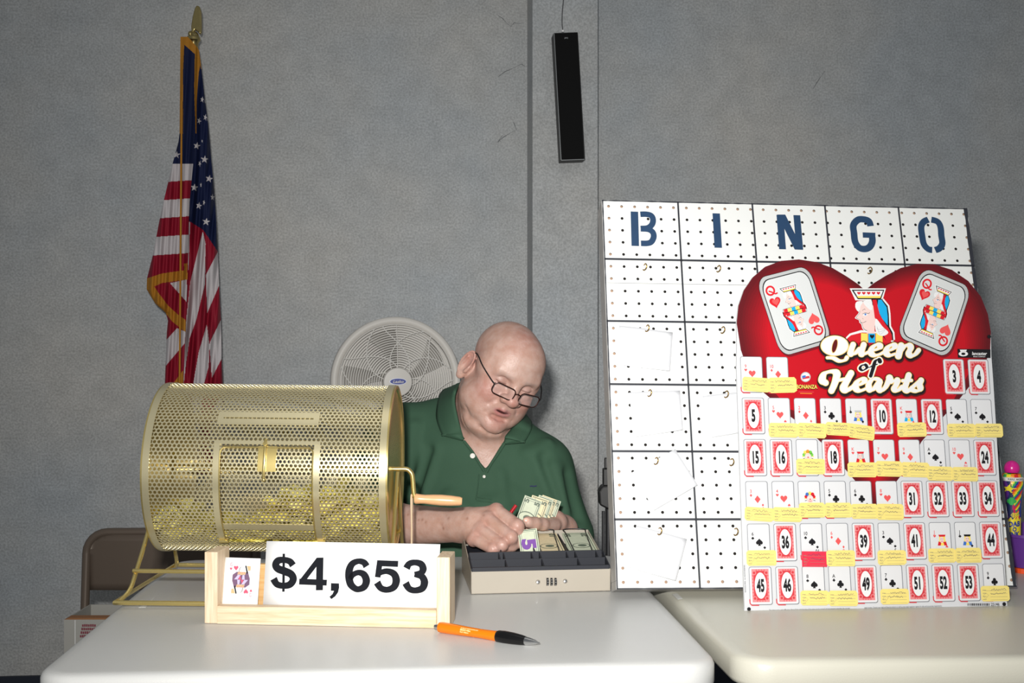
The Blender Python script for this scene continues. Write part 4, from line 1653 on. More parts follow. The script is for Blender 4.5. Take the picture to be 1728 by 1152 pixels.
# ---- pen --------------------------------------------------------------------------
M['orange'] = mat('orange_plastic', (255, 140, 10), .18, trans=.35, spec=.6)
M['orange_solid'] = mat('orange_inner', (255, 170, 20), .4)
ya = .430 * F / (1060.5 - HZ)
yb = .430 * F / (1086 - HZ)
pa = P(734, 1060.5, ya)
pb = P(911, 1086, yb)
pa.z = TT + .0088
pb.z = TT + .0062
dirp = (pb - pa)
LP = dirp.length
zq = dirp.to_track_quat('Z', 'Y').to_matrix().to_4x4()
PXm = Matrix.Translation(pa) @ zq
pen = thing('ballpoint_pen', 'translucent orange ballpoint pen with a black grip lying at the front of the table', 'pen', mw=PXm)
b = MB()
b.lathe([(0, 0), (.0035, 0), (.0040, .002), (.0040, .008), (.0032, .009)], M['chrome'], 20)
b.build('plunger', M['chrome'], pen, smooth=True)
b = MB()
b.lathe([(.0030, .007), (.0078, .009), (.0086, .014), (.0084, .035), (.0076, .060), (.0072, .085), (.0078, .108), (.0082, LP * .61)], M['orange'], 28)
bo = b.build('barrel', M['orange'], pen, smooth=True)
b = MB()
b.tube([(0, 0, .012), (0, 0, .10)], .0045, seg=12)
b.build('ink_tube', M['orange_solid'], pen, smooth=True)
b = MB()
b.lathe([(.0082, LP * .605), (.0094, LP * .62), (.0100, LP * .68), (.0094, LP * .76), (.0080, LP * .83), (.0066, LP * .87), (.0, LP * .87)], M['black_gloss'], 28)
b.build('grip', M['black'], pen, smooth=True)
b = MB()
b.lathe([(.0064, LP * .865), (.0058, LP * .90), (.0034, LP * .96), (.0014, LP * .985), (.0010, LP), (0, LP)], M['chrome'], 20)
b.build('tip', M['chrome'], pen, smooth=True)
# printing wrapped on the barrel
inv = PXm.inverted()
cam_l = inv @ Vector((0, 0, EYE))
aim = math.atan2(cam_l.y, cam_l.x)
b = MB()
mw_ = mat('pen_print', (255, 235, 170), .4)
for (txt, row, h, z0) in (('QUEEN OF HEARTS RAFFLE DAY', .42, .0016, .066), ('BINGO HALL', .0, .0024, .074), ('PLAY WEEKLY', -.40, .0018, .074)):
    vs, fs = glyph(txt, .02)
    out = []
    for x, y in vs:
        an = aim - row - y * h / .0076 * 1.0
        zz = z0 + x * h
        out.append((.00795 * math.cos(an), .00795 * math.sin(an), zz))
    xs = [q[2] for q in out]
    sh = .052 - min(xs)
    b.add([(p[0], p[1], p[2] + sh) for p in out], fs, mw_)
b.build('print', parent=pen)

# ---- cash box ---------------------------------------------------------------------
M['beige'] = mat('beige_enamel', (168, 160, 147), .38, spec=.45, var=.015, vscale=12)
M['tray'] = mat('tray_plastic', (40, 42, 49), .55, spec=.3)
CX = Matrix.Translation((-.0745, 2.104, TT + .0005)) @ Matrix.Rotation(math.radians(6.8), 4, 'Z')
CWD, CDP = .2585, .225
cb = thing('cash_box', 'open beige metal cash box with a dark coin tray and front dials', 'cash box', mw=CX)
b = MB()
t_ = .0016
b.box((CWD / 2, t_ / 2, .0205), (CWD, t_, .041))
b.box((CWD / 2, CDP / 2, .001), (CWD, CDP, .002))
for x in (0, CWD - t_):
    b.hexa([(x, 0, 0), (x + t_, 0, 0), (x + t_, CDP, 0), (x, CDP, 0), (x, 0, .041), (x + t_, 0, .041), (x + t_, CDP, .080), (x, CDP, .080)])
b.box((CWD / 2, CDP - t_ / 2, .040), (CWD, t_, .080))
b.build('box_body', M['beige'], cb, bevel=.0006)
tr_ = MB()
# coin cups
tr_.box((CWD / 2, .0045, .042), (CWD - .005, .006, .012))
tr_.hexa([(.0025, .070, .03), (CWD - .0025, .070, .03), (CWD - .0025, .074, .03), (.0025, .074, .03), (.0025, .070, .064), (CWD - .0025, .070, .064), (CWD - .0025, .074, .064), (.0025, .074, .064)])
tr_.box((CWD / 2, .038, .029), (CWD - .005, .070, .002))
tr_.box((CWD / 2, .040, .043), (CWD - .005, .0025, .026))
for fx in (0.002, .255, .52, .783, .992):
    x = CWD * fx
    tr_.hexa([(x, .004, .03), (x + .0022, .004, .03), (x + .0022, .072, .03), (x, .072, .03), (x, .004, .046), (x + .0022, .004, .046), (x + .0022, .072, .063), (x, .072, .063)])
for fx in (.22, .46, .72, .94):
    x = CWD * fx
    tr_.hexa([(x, .040, .03), (x + .002, .040, .03), (x + .002, .072, .03), (x, .072, .03), (x, .040, .054), (x + .002, .040, .054), (x + .002, .072, .063), (x, .072, .063)])
# bill bays, sloping up to the back
tr_.hexa([(.003, .074, .028), (CWD - .003, .074, .028), (CWD - .003, CDP - .004, .050), (.003, CDP - .004, .050), (.003, .074, .031), (CWD - .003, .074, .031), (CWD - .003, CDP - .004, .053), (.003, CDP - .004, .053)])
for k in (1, 2, 3):
    x = CWD * k / 4
    tr_.hexa([(x, .074, .03), (x + .002, .074, .03), (x + .002, CDP - .004, .05), (x, CDP - .004, .05), (x, .074, .060), (x + .002, .074, .060), (x + .002, CDP - .004, .074), (x, CDP - .004, .074)])
tr_.build('coin_tray', M['tray'], cb, bevel=.0005)
cin = CX.inverted()


def onfront(u, v):
    return onplane(Matrix(((CX[0][0], 0, -CX[0][1], CX[0][3]), (CX[1][0], 0, -CX[1][1], CX[1][3]), (0, 1, 0, CX[2][3]), (0, 0, 0, 1))), u, v)


for (u, v) in ((907.8, 981.5), (953.8, 980)):
    x, z = onfront(u, v)
    b = MB()
    b.lathe([(0, .004), (.0030, .0035), (.0042, .0015), (.0044, 0)][::-1], M['chrome'], 18, X=Matrix.Translation((x, 0, z)) @ Matrix.Rotation(math.radians(90), 4, 'X'))
    b.build('lock_button', M['chrome'], cb, smooth=True)
for u in (923.8, 930.4, 937.2):
    x, z = onfront(u, 981.2)
    b = MB()
    b.tube([(x - .0019, .0012, z), (x + .0019, .0012, z)], .0074, M['black'], 14)
    ar = Art()
    for dz in (-.0046, 0, .0046):
        yy = -math.sqrt(max(0, .0076 ** 2 - dz * dz)) + .0012 - .0002
        b.add([(x - .0012, yy, z + dz - .0011), (x + .0012, yy, z + dz - .0011), (x + .0012, yy, z + dz + .0011), (x - .0012, yy, z + dz + .0011)], [(0, 1, 2, 3)], M['chrome'])
    b.build('number_dial', parent=cb)
# wire bill holders
for k in (2, 3):
    xm = CWD * (k + .5) / 4 + .002
    b = MB()
    b.tube(spline([(xm - .018, .088, .0500), (xm - .022, .185, .078), (xm - .022, .212, .083), (xm + .018, .212, .083), (xm + .018, .185, .079), (xm + .016, .088, .0500)], 5), .0011, seg=8)
    b.build('bill_wire', M['steel_dark'], cb, smooth=True)

# ---- banknotes -----------------------------------------------------------------------
M['bill'] = mat('banknote_green', (196, 202, 178), .65, var=.05, vscale=120)
M['bill_tan'] = mat('banknote_tan', (222, 206, 168), .65, var=.05, vscale=120)
M['bill_ink'] = mat('banknote_ink', (92, 104, 88), .6)
M['bill_purple'] = mat('banknote_purple', (112, 60, 150), .6)


def note(X, w, h, base, label, group, num=None, big=False, bend=0.0, oval=True):
    """banknote in its own plane: x long side, y short side, centred"""
    b = MB()
    b.grid(9, 3, lambda s, t: ((s - .5) * w, (t - .5) * h, bend * math.sin(math.pi * s)), base)
    n0 = len(b.f)
    vs0 = list(b.v)
    b.add([(x, y, z - .00025) for x, y, z in vs0], [f[::-1] for f in b.f], base)
    z_ = lambda x: bend * math.sin(math.pi * (x / w + .5)) + .00025
    ar = Art()
    m = M['bill_ink']
    for (x0, x1) in ((-w * .47, w * .47),):
        pts = [(x0 + (x1 - x0) * k / 12, -h * .43) for k in range(13)] + [(x1 - (x1 - x0) * k / 12, h * .43) for k in range(13)]
        ar.stroke(pts, .0016, m, 0, True)
    pts = [(-w * .42 + w * .84 * k / 12, -h * .34) for k in range(13)] + [(w * .42 - w * .84 * k / 12, h * .34) for k in range(13)]
    ar.stroke(pts, .0007, m, 0, True)
    if oval:
        ar.poly(circle(0, 0, .013, 18, .018), m, 0)
        ar.poly(circle(0, 0, .011, 18, .016), base, 1)
        ar.poly(circle(0, -.002, .006, 14, .009), m, 2)
    if num:
        for sx in (-1, 1):
            for sy in (-1, 1):
                ar.text(num, sx * w * .40, sy * h * .30 - .004, .010, m, 1, .05, 1.2)
    if big:
        ar.text('5', w * .33, -h * .36, .030, M['bill_purple'], 1, .05, 1.1)
    b.add([(x, y, z_(x) + z) for x, y, z in ar.v], ar.f)
    b.m[-len(ar.f):] = [b.mi(ar.mats[k]) for k in ar.m]
    o = b.build('banknote', mw=X)
    return tag(o, label, 'banknote', group)


BW, BH = .152, .064
for k, (base, lbs) in enumerate((('bill_tan', 'tan banknotes under the wire in the third bay of the cash box'), ('bill', 'green banknotes under the wire in the right bay of the cash box'))):
    for q in range(3):
        xm = CWD * (k + 2.5) / 4 + .002
        loc = CX @ Matrix.Translation((xm + .001 * q, .143 + .002 * q, .0575 + .0016 * q)) @ Matrix.Rotation(math.radians(10.5 + q), 4, 'X') @ Matrix.Rotation(math.radians(90 + (q - 1) * 1.5), 4, 'Z')
        note(loc, .138, .054, M[base], lbs, 'banknotes in the cash box bays', '10' if k == 0 else '20')
# note with the large purple five, standing up out of the second bay
c = P(893, 917, 2.235)
Xn = Matrix.Translation(c) @ CX.to_3x3().to_4x4() @ Matrix.Rotation(math.radians(72), 4, 'X') @ Matrix.Rotation(math.radians(96), 4, 'Z')
b = None
nb = note(Xn, .056, .038, M['bill'], 'banknote with a big purple five standing under the fist', 'banknotes in the cash box bays', oval=False)
ar = Art(base=.0009)
ar.text('5', -.001, .013, .026, M['bill_purple'], 0, .06, 1.15, rot=math.pi)
o = ar.build('numeral', parent=nb)
# ---- flag on its pole ---------------------------------------------------------------
FY = 3.70
M['flag_blue'] = mat('flag_blue', (17, 27, 62), .7, spec=.2, var=.05, vscale=30)
M['flag_red'] = mat('flag_red', (140, 14, 40), .65, spec=.25, var=.04, vscale=30)
M['flag_white'] = mat('flag_white', (196, 190, 192), .65, spec=.25, var=.02, vscale=30)
M['fringe'] = mat('gold_fringe', (178, 120, 34), .7, spec=.3, bump=.6, bscale=500)


def inpoly(x, y, pts):
    c = np.zeros(x.shape, bool)
    n = len(pts)
    for i in range(n):
        x0, y0 = pts[i]
        x1, y1 = pts[(i + 1) % n]
        if y0 == y1:
            continue
        t = ((y0 > y) != (y1 > y)) & (x < (x1 - x0) * (y - y0) / (y1 - y0) + x0)
        c ^= t
    return c


r2 = lambda *p: [(200 + x / 3.29, 330 + y / 3.29) for x, y in p]
r1 = lambda *p: [(200 + x / 3.29, y / 3.29) for x, y in p]
Lk = [(62, 304.5), (225, 303), (240, 301), (277, 291), (340, 276), (372, 269), (430, 258), (470, 248), (488, 247.5), (512, 262), (528, 280), (541, 283.5), (560, 281.5), (600, 280), (650, 278), (800, 276)]
Rk = [(62, 334), (80, 334), (100, 337), (168, 345), (204, 350), (246, 354), (300, 359.5), (350, 363.5), (424, 367.5), (490, 370), (545, 373), (610, 374), (650, 376), (800, 380)]
st = .85
vv = np.arange(62, 800, st)
NL, NRt = 66, 78
NU = NL + NRt
lx = np.interp(vv, [p[0] for p in Lk], [p[1] for p in Lk])
rx = np.interp(vv, [p[0] for p in Rk], [p[1] for p in Rk])
xbv = np.interp(vv, [62, 225, 275, 340, 372, 450, 560, 650, 800], [331, 329, 326, 320, 318.5, 317, 313, 309, 304])
s1_ = np.linspace(0, 1, NL)
s2_ = np.linspace(0, 1, NRt)
U = np.concatenate([lx[:, None] * (1 - s1_) + (xbv[:, None] - .02) * s1_, (xbv[:, None] + .02) * (1 - s2_) + rx[:, None] * s2_], 1)
V = np.repeat(vv[:, None], NU, 1)
topcut = 62 + np.clip(U - 317, 0, None) * 1.12
V = np.maximum(V, topcut)
Uc = (U[1:, 1:] + U[:-1, :-1]) / 2
Vc = (V[1:, 1:] + V[:-1, :-1]) / 2
mid = np.full(Uc.shape, 0)                       # 0 blue 1 red 2 white 3 gold
xb = np.interp(Vc, [62, 225, 275, 340, 372, 450, 560, 650, 800], [331, 329, 326, 320, 318.5, 317, 313, 309, 304])
left = Uc < xb
mid[left & (Vc > 276)] = 1
yy = Vc + (Uc - 300) * .07
mid[left & (Vc > 276) & (yy < 305.5)] = 2
mid[left & (yy > 336) & (yy < 366)] = 2
mid[left & (yy > 397) & (yy < 428)] = 2
mid[left & (Vc > 483)] = 1
for pts in (r2((285, 485), (380, 465), (378, 590)), r2((325, 735), (372, 755), (367, 820), (262, 945), (266, 800))):
    mid[left & inpoly(Uc, Vc, pts)] = 2
mid[left & inpoly(Uc, Vc, [(270, 670), (300, 655), (304, 700), (270, 740)])] = 2
mid[inpoly(Uc, Vc, r2((155, 460), (240, 432), (382, 412), (382, 465), (240, 485), (155, 525)))] = 3
mid[inpoly(Uc, Vc, r2((150, 515), (195, 497), (215, 530), (275, 610), (330, 660), (373, 690), (373, 758), (300, 700), (262, 655), (200, 600), (150, 540)))] = 3
mid[inpoly(Uc, Vc, r2((290, 1060), (358, 970), (362, 1060)))] = 3
mid[inpoly(Uc, Vc, r2((364, 378), (382, 375), (382, 450), (364, 450)))] = 3
right = ~left
rb_ = right & inpoly(Uc, Vc, [(318, 372), (343, 388), (368, 425), (390, 425), (390, 820), (290, 820), (300, 372)])
mid[rb_] = 1
for pts in (r2((391, 142), (398, 150), (388, 420), (382, 300)),
            r2((468, 198), (483, 265), (480, 490), (430, 695), (395, 790), (375, 930), (358, 1080), (345, 1500), (300, 1500), (340, 1060), (362, 960), (375, 700), (398, 480)),
            r2((490, 715), (505, 830), (500, 950), (470, 1060), (440, 1500), (390, 1500), (412, 1060), (445, 870)),
            r2((552, 310), (558, 500), (492, 652), (485, 440)),
            r2((568, 690), (572, 905), (518, 1012), (505, 830), (508, 812)),
            r2((578, 1100), (590, 1400), (540, 1500), (500, 1400), (520, 1200))):
    mid[right & inpoly(Uc, Vc, pts)] = 2


def star(cx, cy, r, rot=0.0, sx=1.0):
    return [(cx + sx * (r if k % 2 == 0 else r * .4) * math.sin(rot + math.pi * k / 5), cy - (r if k % 2 == 0 else r * .4) * math.cos(rot + math.pi * k / 5)) for k in range(10)]


stars = [(341.3, 168, 5.5, .2, .7), (346.5, 198, 6, .3, .6), (336, 204, 6, .4, .6), (332, 246, 6.5, .2, 1), (298, 261, 6.5, .1, 1), (345.3, 269, 7, .1, 1), (337, 276, 5.5, .5, .5), (353, 301.5, 7, .2, 1), (328, 316.5, 7, .1, 1),
         (358.5, 333, 6, .1, .6), (335.5, 347, 6.5, .2, .85), (344, 342, 5.5, .3, .4), (348, 374, 7, .15, 1), (341, 238, 3, 0, .5), (339, 312, 5, 0, .3)]
for x, y, r, ro, sx in stars:
    mid[(mid == 0) & inpoly(Uc, Vc, star(x, y, r, ro, sx))] = 2
# gold fringe at the top and down both hems
mid[(Vc < 225) & (Uc < 308.8)] = 3
mid[inpoly(Uc, Vc, r1((340, 190), (400, 190), (450, 262), (456, 350), (446, 400), (440, 470), (434, 560), (432, 740), (428, 740), (422, 560), (420, 480), (424, 300), (365, 248), (358, 400), (340, 400)))] = 3


def fold(U, V):
    xb = np.interp(V, [62, 225, 275, 340, 372, 450, 560, 650, 800], [331, 329, 326, 320, 318.5, 317, 313, 309, 304])
    h = np.interp(V, [62, 100, 250, 500, 800], [.10, .35, .7, 1, 1])
    l = U < xb
    d = np.where(l, -.030 - .020 * np.sin((U - xb) / 11.0), .0)
    g = np.interp(V, [62, 300, 420, 800], [345, 341, 346, 352])
    d2 = .012 - .030 * np.abs(np.sin((U - xb) / np.maximum(g - xb, 8) * math.pi * .5 * 1.0)) + .008 * np.sin((U + V * .15) / 3.1)
    d = np.where(l, d, d2)
    d = d + .006 * np.sin(U * .55 + V * .03) + .004 * np.sin(V * .05 + U * .2)
    e = np.minimum(U - np.interp(V, [p[0] for p in Lk], [p[1] for p in Lk]), np.interp(V, [p[0] for p in Rk], [p[1] for p in Rk]) - U)
    d = d + .018 * np.exp(-np.clip(e, 0, None) / 3.5)
    return d * h


Dp = fold(U, V)
pts = np.stack([(U - 864) * (FY + Dp) / F, FY + Dp, EYE - (V - HZ) * (FY + Dp) / F], -1)
ny, nx_ = U.shape
back = pts.copy()
cxb = (U.min(1, keepdims=True) + U.max(1, keepdims=True)) / 2
back[..., 0] = ((cxb + (U - cxb) * .86) - 864) * FY / F
back[..., 1] = np.maximum(FY + .045, pts[..., 1] + .012) - .02 * (1 - np.interp(V, [62, 250], [0, 1]))
idx = np.arange(ny * nx_).reshape(ny, nx_)
mid[:, NL - 1] = np.where(Vc[:, NL - 1] < 372, 0, 1)
q = np.stack([idx[:-1, :-1], idx[:-1, 1:], idx[1:, 1:], idx[1:, :-1]], -1).reshape(-1, 4)
fl = MB()
for m in ('flag_blue', 'flag_red', 'flag_white', 'fringe'):
    fl.mi(M[m])
fl.v = [tuple(p) for p in pts.reshape(-1, 3)]
fl.f = [tuple(int(i) for i in f) for f in q]
fl.m = [int(k) for k in mid.reshape(-1)]
# rear drape closes the bundle of cloth
sub = (slice(None, None, 6), slice(None, None, 6))
bp_ = back[sub]
n0 = len(fl.v)
by, bx = bp_.shape[:2]
fl.v += [tuple(p) for p in bp_.reshape(-1, 3)]
bi = np.arange(by * bx).reshape(by, bx) + n0
fl.f += [tuple(int(i) for i in f) for f in np.stack([bi[:-1, :-1], bi[1:, :-1], bi[1:, 1:], bi[:-1, 1:]], -1).reshape(-1, 4)]
fl.m += [int(k) for k in np.pad(mid, ((0, 6), (0, 6)), mode='edge')[3::6, 3::6][:by - 1, :bx - 1].reshape(-1)]
flag = fl.build('flag', smooth=True, angle=80)
tag(flag, 'stars and stripes flag with gold fringe hanging furled on its pole by the wall', 'flag')
b = MB()
cp = []
for k in range(60):
    t = k / 59
    v = 170 + (800 - 170) * t
    u = np.interp(v, [222, 300, 650, 800], [306.2, 305.6, 303, 302])
    Yc = FY - .062 - .004 * math.sin(t * 9)
    cp.append(((u - 864) * Yc / F, Yc, EYE - (v - HZ) * Yc / F))
b.tube(cp, .0030, seg=8)
b.build('cord', M['fringe'], flag, smooth=True)
# pole with a gold eagle finial
px0 = (320 - 864) * FY / F
ztop = EYE - (66 - HZ) * FY / F
pole = thing('flag_pole', 'tall flag pole topped by a gold winged finial, standing in the left background', 'flag pole', loc=(px0, FY + .045, 0))
b = MB()
b.tube([(0, 0, .03), (0, 0, ztop)], .0125, seg=16)
b.build('pole', wood_mat('pole_wood', (150, 96, 50), (120, 70, 35), 2, 20), pole, smooth=True)
b = MB()
b.lathe([(0, 0), (.14, 0), (.14, .012), (.10, .03), (.04, .06), (.022, .08), (.022, .12), (0, .12)], M['brass'], 32)
b.build('floor_base', M['brass'], pole, smooth=True)
b = MB()
s = FY / F
b.lathe([(.0, -.02), (.014, -.02), (.016, 0), (.022, .008), (.022, .018), (.012, .024), (.010, .03), (0, .03)], M['gold_finial'], 20, X=Matrix.Translation((0, 0, ztop)))
# body and folded upright wings
zz = lambda v: EYE - (v - HZ) * FY / F
xx = lambda u: (u - 320) * s
b.ell((xx(321), 0, zz(57)), (.017, .016, .020), M['gold_finial'])
b.ell((xx(316), -.008, zz(52)), (.008, .010, .010), M['gold_finial'])
wing = [(317, 50), (316.5, 38), (319, 22), (322.5, 8), (326, 2.5), (330.5, 4), (333.5, 14), (334, 30), (333.8, 48), (331.5, 52), (328, 47), (323, 44), (320, 50)]
wp = [(xx(u), zz(v)) for u, v in wing]
Xw = Matrix.Translation((0, .008, 0)) @ Matrix.Rotation(math.radians(90), 4, 'X')
b.prism(wp[::-1], .014, M['gold_finial'], X=Xw)
b.build('finial', M['gold_finial'], pole, bevel=.003, smooth=True)

# ---- fan ------------------------------------------------------------------------------
fy = 3.74
fc = P(669, 644, fy)
FX = Matrix.Translation(fc) @ Matrix.Rotation(math.radians(12), 4, 'Z') @ Matrix.Rotation(math.radians(90), 4, 'X')   # local z points to the room
M['blade'] = mat('fan_blade', (150, 146, 140), .45)
M['fan'] = mat('fan_plastic', (206, 202, 196), .45, spec=.4)
M['fan_wire'] = mat('fan_grille', (214, 211, 206), .5)
fan = thing('pedestal_fan', 'round light grey pedestal fan with a blue oval badge behind the seated man', 'fan', loc=(fc.x, fc.y + .06, 0))


def fb(b, name, m, **k):
    o = b.build(name, m, fan, **k)
    o.matrix_parent_inverse = Matrix.Identity(4)
    o.matrix_world = FX
    return o


bpy.context.view_layer.update()
R0 = .211
b = MB()
b.lathe([(R0 - .004, -.045), (R0, -.040), (R0, -.006), (R0 - .004, .001), (R0 - .012, .003), (R0 - .024, .000), (R0 - .027, -.008), (R0 - .027, -.030)], None, 96)
fb(b, 'outer_ring', M['fan'], smooth=True, angle=60)
b = MB()
dome = lambda r: .030 * (1 - (r / R0) ** 2) + .004
for i in range(19):
    r = .052 + i * (R0 - .026 - .052) / 18
    n = 64
    b.tube([(r * math.cos(2 * math.pi * k / n), r * math.sin(2 * math.pi * k / n), dome(r)) for k in range(n)], .0016, seg=5, closed=True)
for k in range(14):
    p = []
    for j in range(17):
        t = j / 16
        r = .046 + (R0 - .026 - .046) * t
        a_0 = 2 * math.pi * k / 14 + math.pi / 2
        an = a_0 + (1.15 * math.sin(t * 1.5) if k % 2 == 0 else -.95 * t ** 1.3)
        p.append((r * math.cos(an), r * math.sin(an), dome(r) + .001))
    b.tube(p, .0017, seg=5)
b.tube([(0, .04, dome(.04) + .001), (0, .12, dome(.12) + .001), (0, R0 - .026, .006)], .0014, seg=5)
fb(b, 'grille', M['fan_wire'], smooth=True)
b = MB()
b.lathe([(.047, .022), (.047, .040), (.044, .045), (.02, .047), (0, .047)], None, 40)
hub = fb(b, 'hub_cap', M['fan'], smooth=True)
a = Art(base=.0476, step=.0003)
a.poly(circle(0, .002, .0270, 28, .0105), mat('badge_silver', (170, 175, 190), .3, metal=.6), 0)
a.poly(circle(0, .002, .0255, 28, .0093), mat('badge_blue', (26, 48, 140), .3), 1)
a.text('Lasko', 0, -.0025, .0090, M['fan'], 2, .02, 1.2, .3)
fb(a, 'badge', None)
for k in range(5):
    b = MB()

    def bl(s, t, k=k):
        r = .040 + (R0 - .040 - .040) * t
        an = 2 * math.pi * k / 5 + .3 + (s - .5) * (.46 + .30 * t) + .25 * t
        return (r * math.cos(an), r * math.sin(an), -.022 + (s - .5) * .030)
    b.grid(9, 9, bl)
    fb(b, 'blade', M['blade'], smooth=True, solid=.002)
b = MB()
b.lathe([(.0, -.10), (.045, -.10), (.055, -.085), (.055, -.05), (.04, -.02), (.0, -.02)], None, 32)
fb(b, 'motor', M['fan'], smooth=True)
b = MB()
for i in range(10):
    r = .058 + i * (R0 - .020 - .058) / 9
    n = 56
    z = -.045 - .035 * (1 - (r / R0) ** 2)
    b.tube([(r * math.cos(2 * math.pi * k / n), r * math.sin(2 * math.pi * k / n), z) for k in range(n)], .0013, seg=5, closed=True)
for k in range(24):
    a0 = 2 * math.pi * k / 24
    b.tube([(r * math.cos(a0), r * math.sin(a0), -.047 - .035 * (1 - (r / R0) ** 2)) for r in (.05, .09, .13, .17, R0 - .006)], .0014, seg=5)
fb(b, 'rear_grille', M['fan_wire'], smooth=True)
b = MB()
b.tube([(0, .02, fc.z - .055), (0, .02, .03)], .016, seg=16)
b.build('stand_pole', M['fan'], fan, smooth=True)
b = MB()
b.lathe([(0, 0), (.20, 0), (.20, .015), (.16, .03), (.03, .045), (.025, .10), (0, .10)], None, 40)
o = b.build('stand_base', M['fan'], fan, smooth=True)

# ---- speaker on the pilaster ------------------------------------------------------------
fq = [(946.4, 271), (987.3, 269.5), (975, 54), (934, 55.5)]
o1, o0 = .165 + .058, .165 + .0015
f = [onwall(u, v, o1) for u, v in fq]
b = MB()
b.hexa([(f[0][0], f[0][1], o0), (f[1][0], f[1][1], o0), (f[2][0], f[2][1], o0), (f[3][0], f[3][1], o0),
        (f[0][0], f[0][1], o1), (f[1][0], f[1][1], o1), (f[2][0], f[2][1], o1), (f[3][0], f[3][1], o1)])
sp = b.build('column_speaker', M['black'], bevel=.002, mw=wallX)
tag(sp, 'slim black column speaker hung tilted on the wall pilaster', 'speaker')
cx_, cy_ = sum(p[0] for p in f) / 4, sum(p[1] for p in f) / 4
b = MB()
g = [(cx_ + (x - cx_) * .93, cy_ + (y - cy_) * .987) for x, y in f]
b.hexa([(x, y, o1 - .001) for x, y in g] + [(x, y, o1 + .003) for x, y in g])
b.build('speaker_cloth', M['black_matte'], sp)
b = Art(base=o1 + .0004)
for i, j in ((3, 0), (0, 1)):
    b.stroke([(cx_ + (f[i][0] - cx_) * .965, cy_ + (f[i][1] - cy_) * .993), (cx_ + (f[j][0] - cx_) * .965, cy_ + (f[j][1] - cy_) * .993)], .0022, M['silver'])
b.build('trim_line', parent=sp)
b = Art(base=o1 + .0036)
lx_, ly_ = onwall(955.5, 65.5, o1)
b.text('JVC', lx_, ly_, .0042, M['silver'], 0, .05, 1.3)
b.build('maker_mark', parent=sp)
b = MB()
k_ = [onwall(u, v, .165 + .03) for u, v in ((950, 53), (948.5, 40), (948.8, 20), (950.5, 0), (951.5, -40))]
b.tube(spline([(x, y, .195) for x, y in k_], 5), .0014, seg=8)
tag(b.build('speaker_wire', mat('wire_grey', (70, 70, 72), .5), smooth=True, mw=wallX), 'thin grey wire running up from the black column speaker', 'wire')
b = MB()
x, y = onwall(949.5, 52.5, .195)
b.box((x, y, .195), (.007, .006, .008))
b.build('wire_plug', M['white'], sp)

# ---- folding chairs ------------------------------------------------------------------------
def chair(label, X, group):
    t = thing('folding_chair', label, 'chair', mw=X, group=group)
    W, H = .44, .712
    b = MB()
    pts = [(-W / 2 - .01, .10, .012), (-W / 2, .03, .36), (-W / 2, 0, H - .055)]
    for k in range(1, 7):
        an = math.pi - math.pi / 2 * k / 6
        pts.append((-W / 2 + .055 + .055 * math.cos(an), 0, H - .055 + .055 * math.sin(an)))
    pts += [(-p[0], p[1], p[2]) for p in pts[::-1]]
    b.tube(pts, .0115, seg=12)
    b.build('frame', M['brown'], t, smooth=True)
    b = MB()

    def bp(s, tt):
        x = (s - .5) * (W - .010)
        z = H - .150 + tt * .146
        r = max(0, abs(x) - (W / 2 - .06))
        zz = min(z, H - .005 - (.058 - math.sqrt(max(0, .058 ** 2 - min(r, .057) ** 2))))
        return (x, .004 + .012 * math.cos(s * math.pi * 2) * .0 + .010 * math.sin(math.pi * s), zz)
    b.grid(25, 9, bp)
    b.build('backrest', M['brown'], t, smooth=True, solid=.003)
    b = MB()
    b.prism(rrect(.39, .38, .05, 6, 0, -.19), .018, X=Matrix.Translation((0, .02, .405)))
    b.build('seat', M['brown'], t, bevel=.005)
    for s in (-1, 1):
        b = MB()
        b.tube([(s * .20, -.36, .012), (s * .205, -.10, .30), (s * .208, .02, .42)], .0105, seg=10)
        b.build('leg', M['brown'], t, smooth=True)
    b = MB()
    b.tube([(-.20, -.28, .10), (.20, -.28, .10)], .008, seg=8)
    b.tube([(-.215, .085, .11), (.215, .085, .11)], .008, seg=8)
    b.build('stretcher', M['brown'], t, smooth=True)
    return t


ch = chair('brown metal folding chair behind the left end of the brass drum', Matrix.Translation((-.895, 3.04, -.0)) @ Matrix.Rotation(math.radians(183), 4, 'Z'), 'brown folding chairs')
ch2 = ch.copy()
COL.objects.link(ch2)
for c_ in list(ch.children):
    c2 = c_.copy()
    COL.objects.link(c2)
    c2.parent = ch2
ch2.matrix_world = Matrix.Translation((-.11, 3.12, 0)) @ Matrix.Rotation(math.radians(-6), 4, 'Z')
ch2['label'] = 'brown metal folding chair under the seated man'

# ---- cardboard box -------------------------------------------------------------------------
M['carton'] = mat('carton_white', (158, 156, 150), .7, var=.03)
M['carton_brown'] = mat('carton_brown', (140, 96, 62), .8)
bxl, bxw, bxd, bxh = -1.070, .36, .17, .545
cbx = thing('cardboard_box', 'pale cardboard carton with red print in front of the brown chair', 'box', loc=(bxl, 2.76, 0))
b = MB()
for (c, d) in (((bxw / 2, .002, bxh / 2), (bxw, .004, bxh)), ((bxw / 2, bxd - .002, bxh / 2), (bxw, .004, bxh)), ((.002, bxd / 2, bxh / 2), (.004, bxd - .008, bxh)), ((bxw - .002, bxd / 2, bxh / 2), (.004, bxd - .008, bxh)), ((bxw / 2, bxd / 2, .004), (bxw, bxd - .008, .004))):
    b.box(c, d)
b.build('carton', M['carton'], cbx)
b = MB()
b.hexa([(.0, .0, bxh), (bxw, .0, bxh), (bxw, bxd * .12, bxh), (.0, bxd * .12, bxh), (0.01, .0, bxh + .004), (bxw, .0, bxh + .004), (bxw, bxd * .12, bxh + .006), (.01, bxd * .12, bxh + .006)])
b.build('flap', M['carton_brown'], cbx)
a = Art(base=.0)
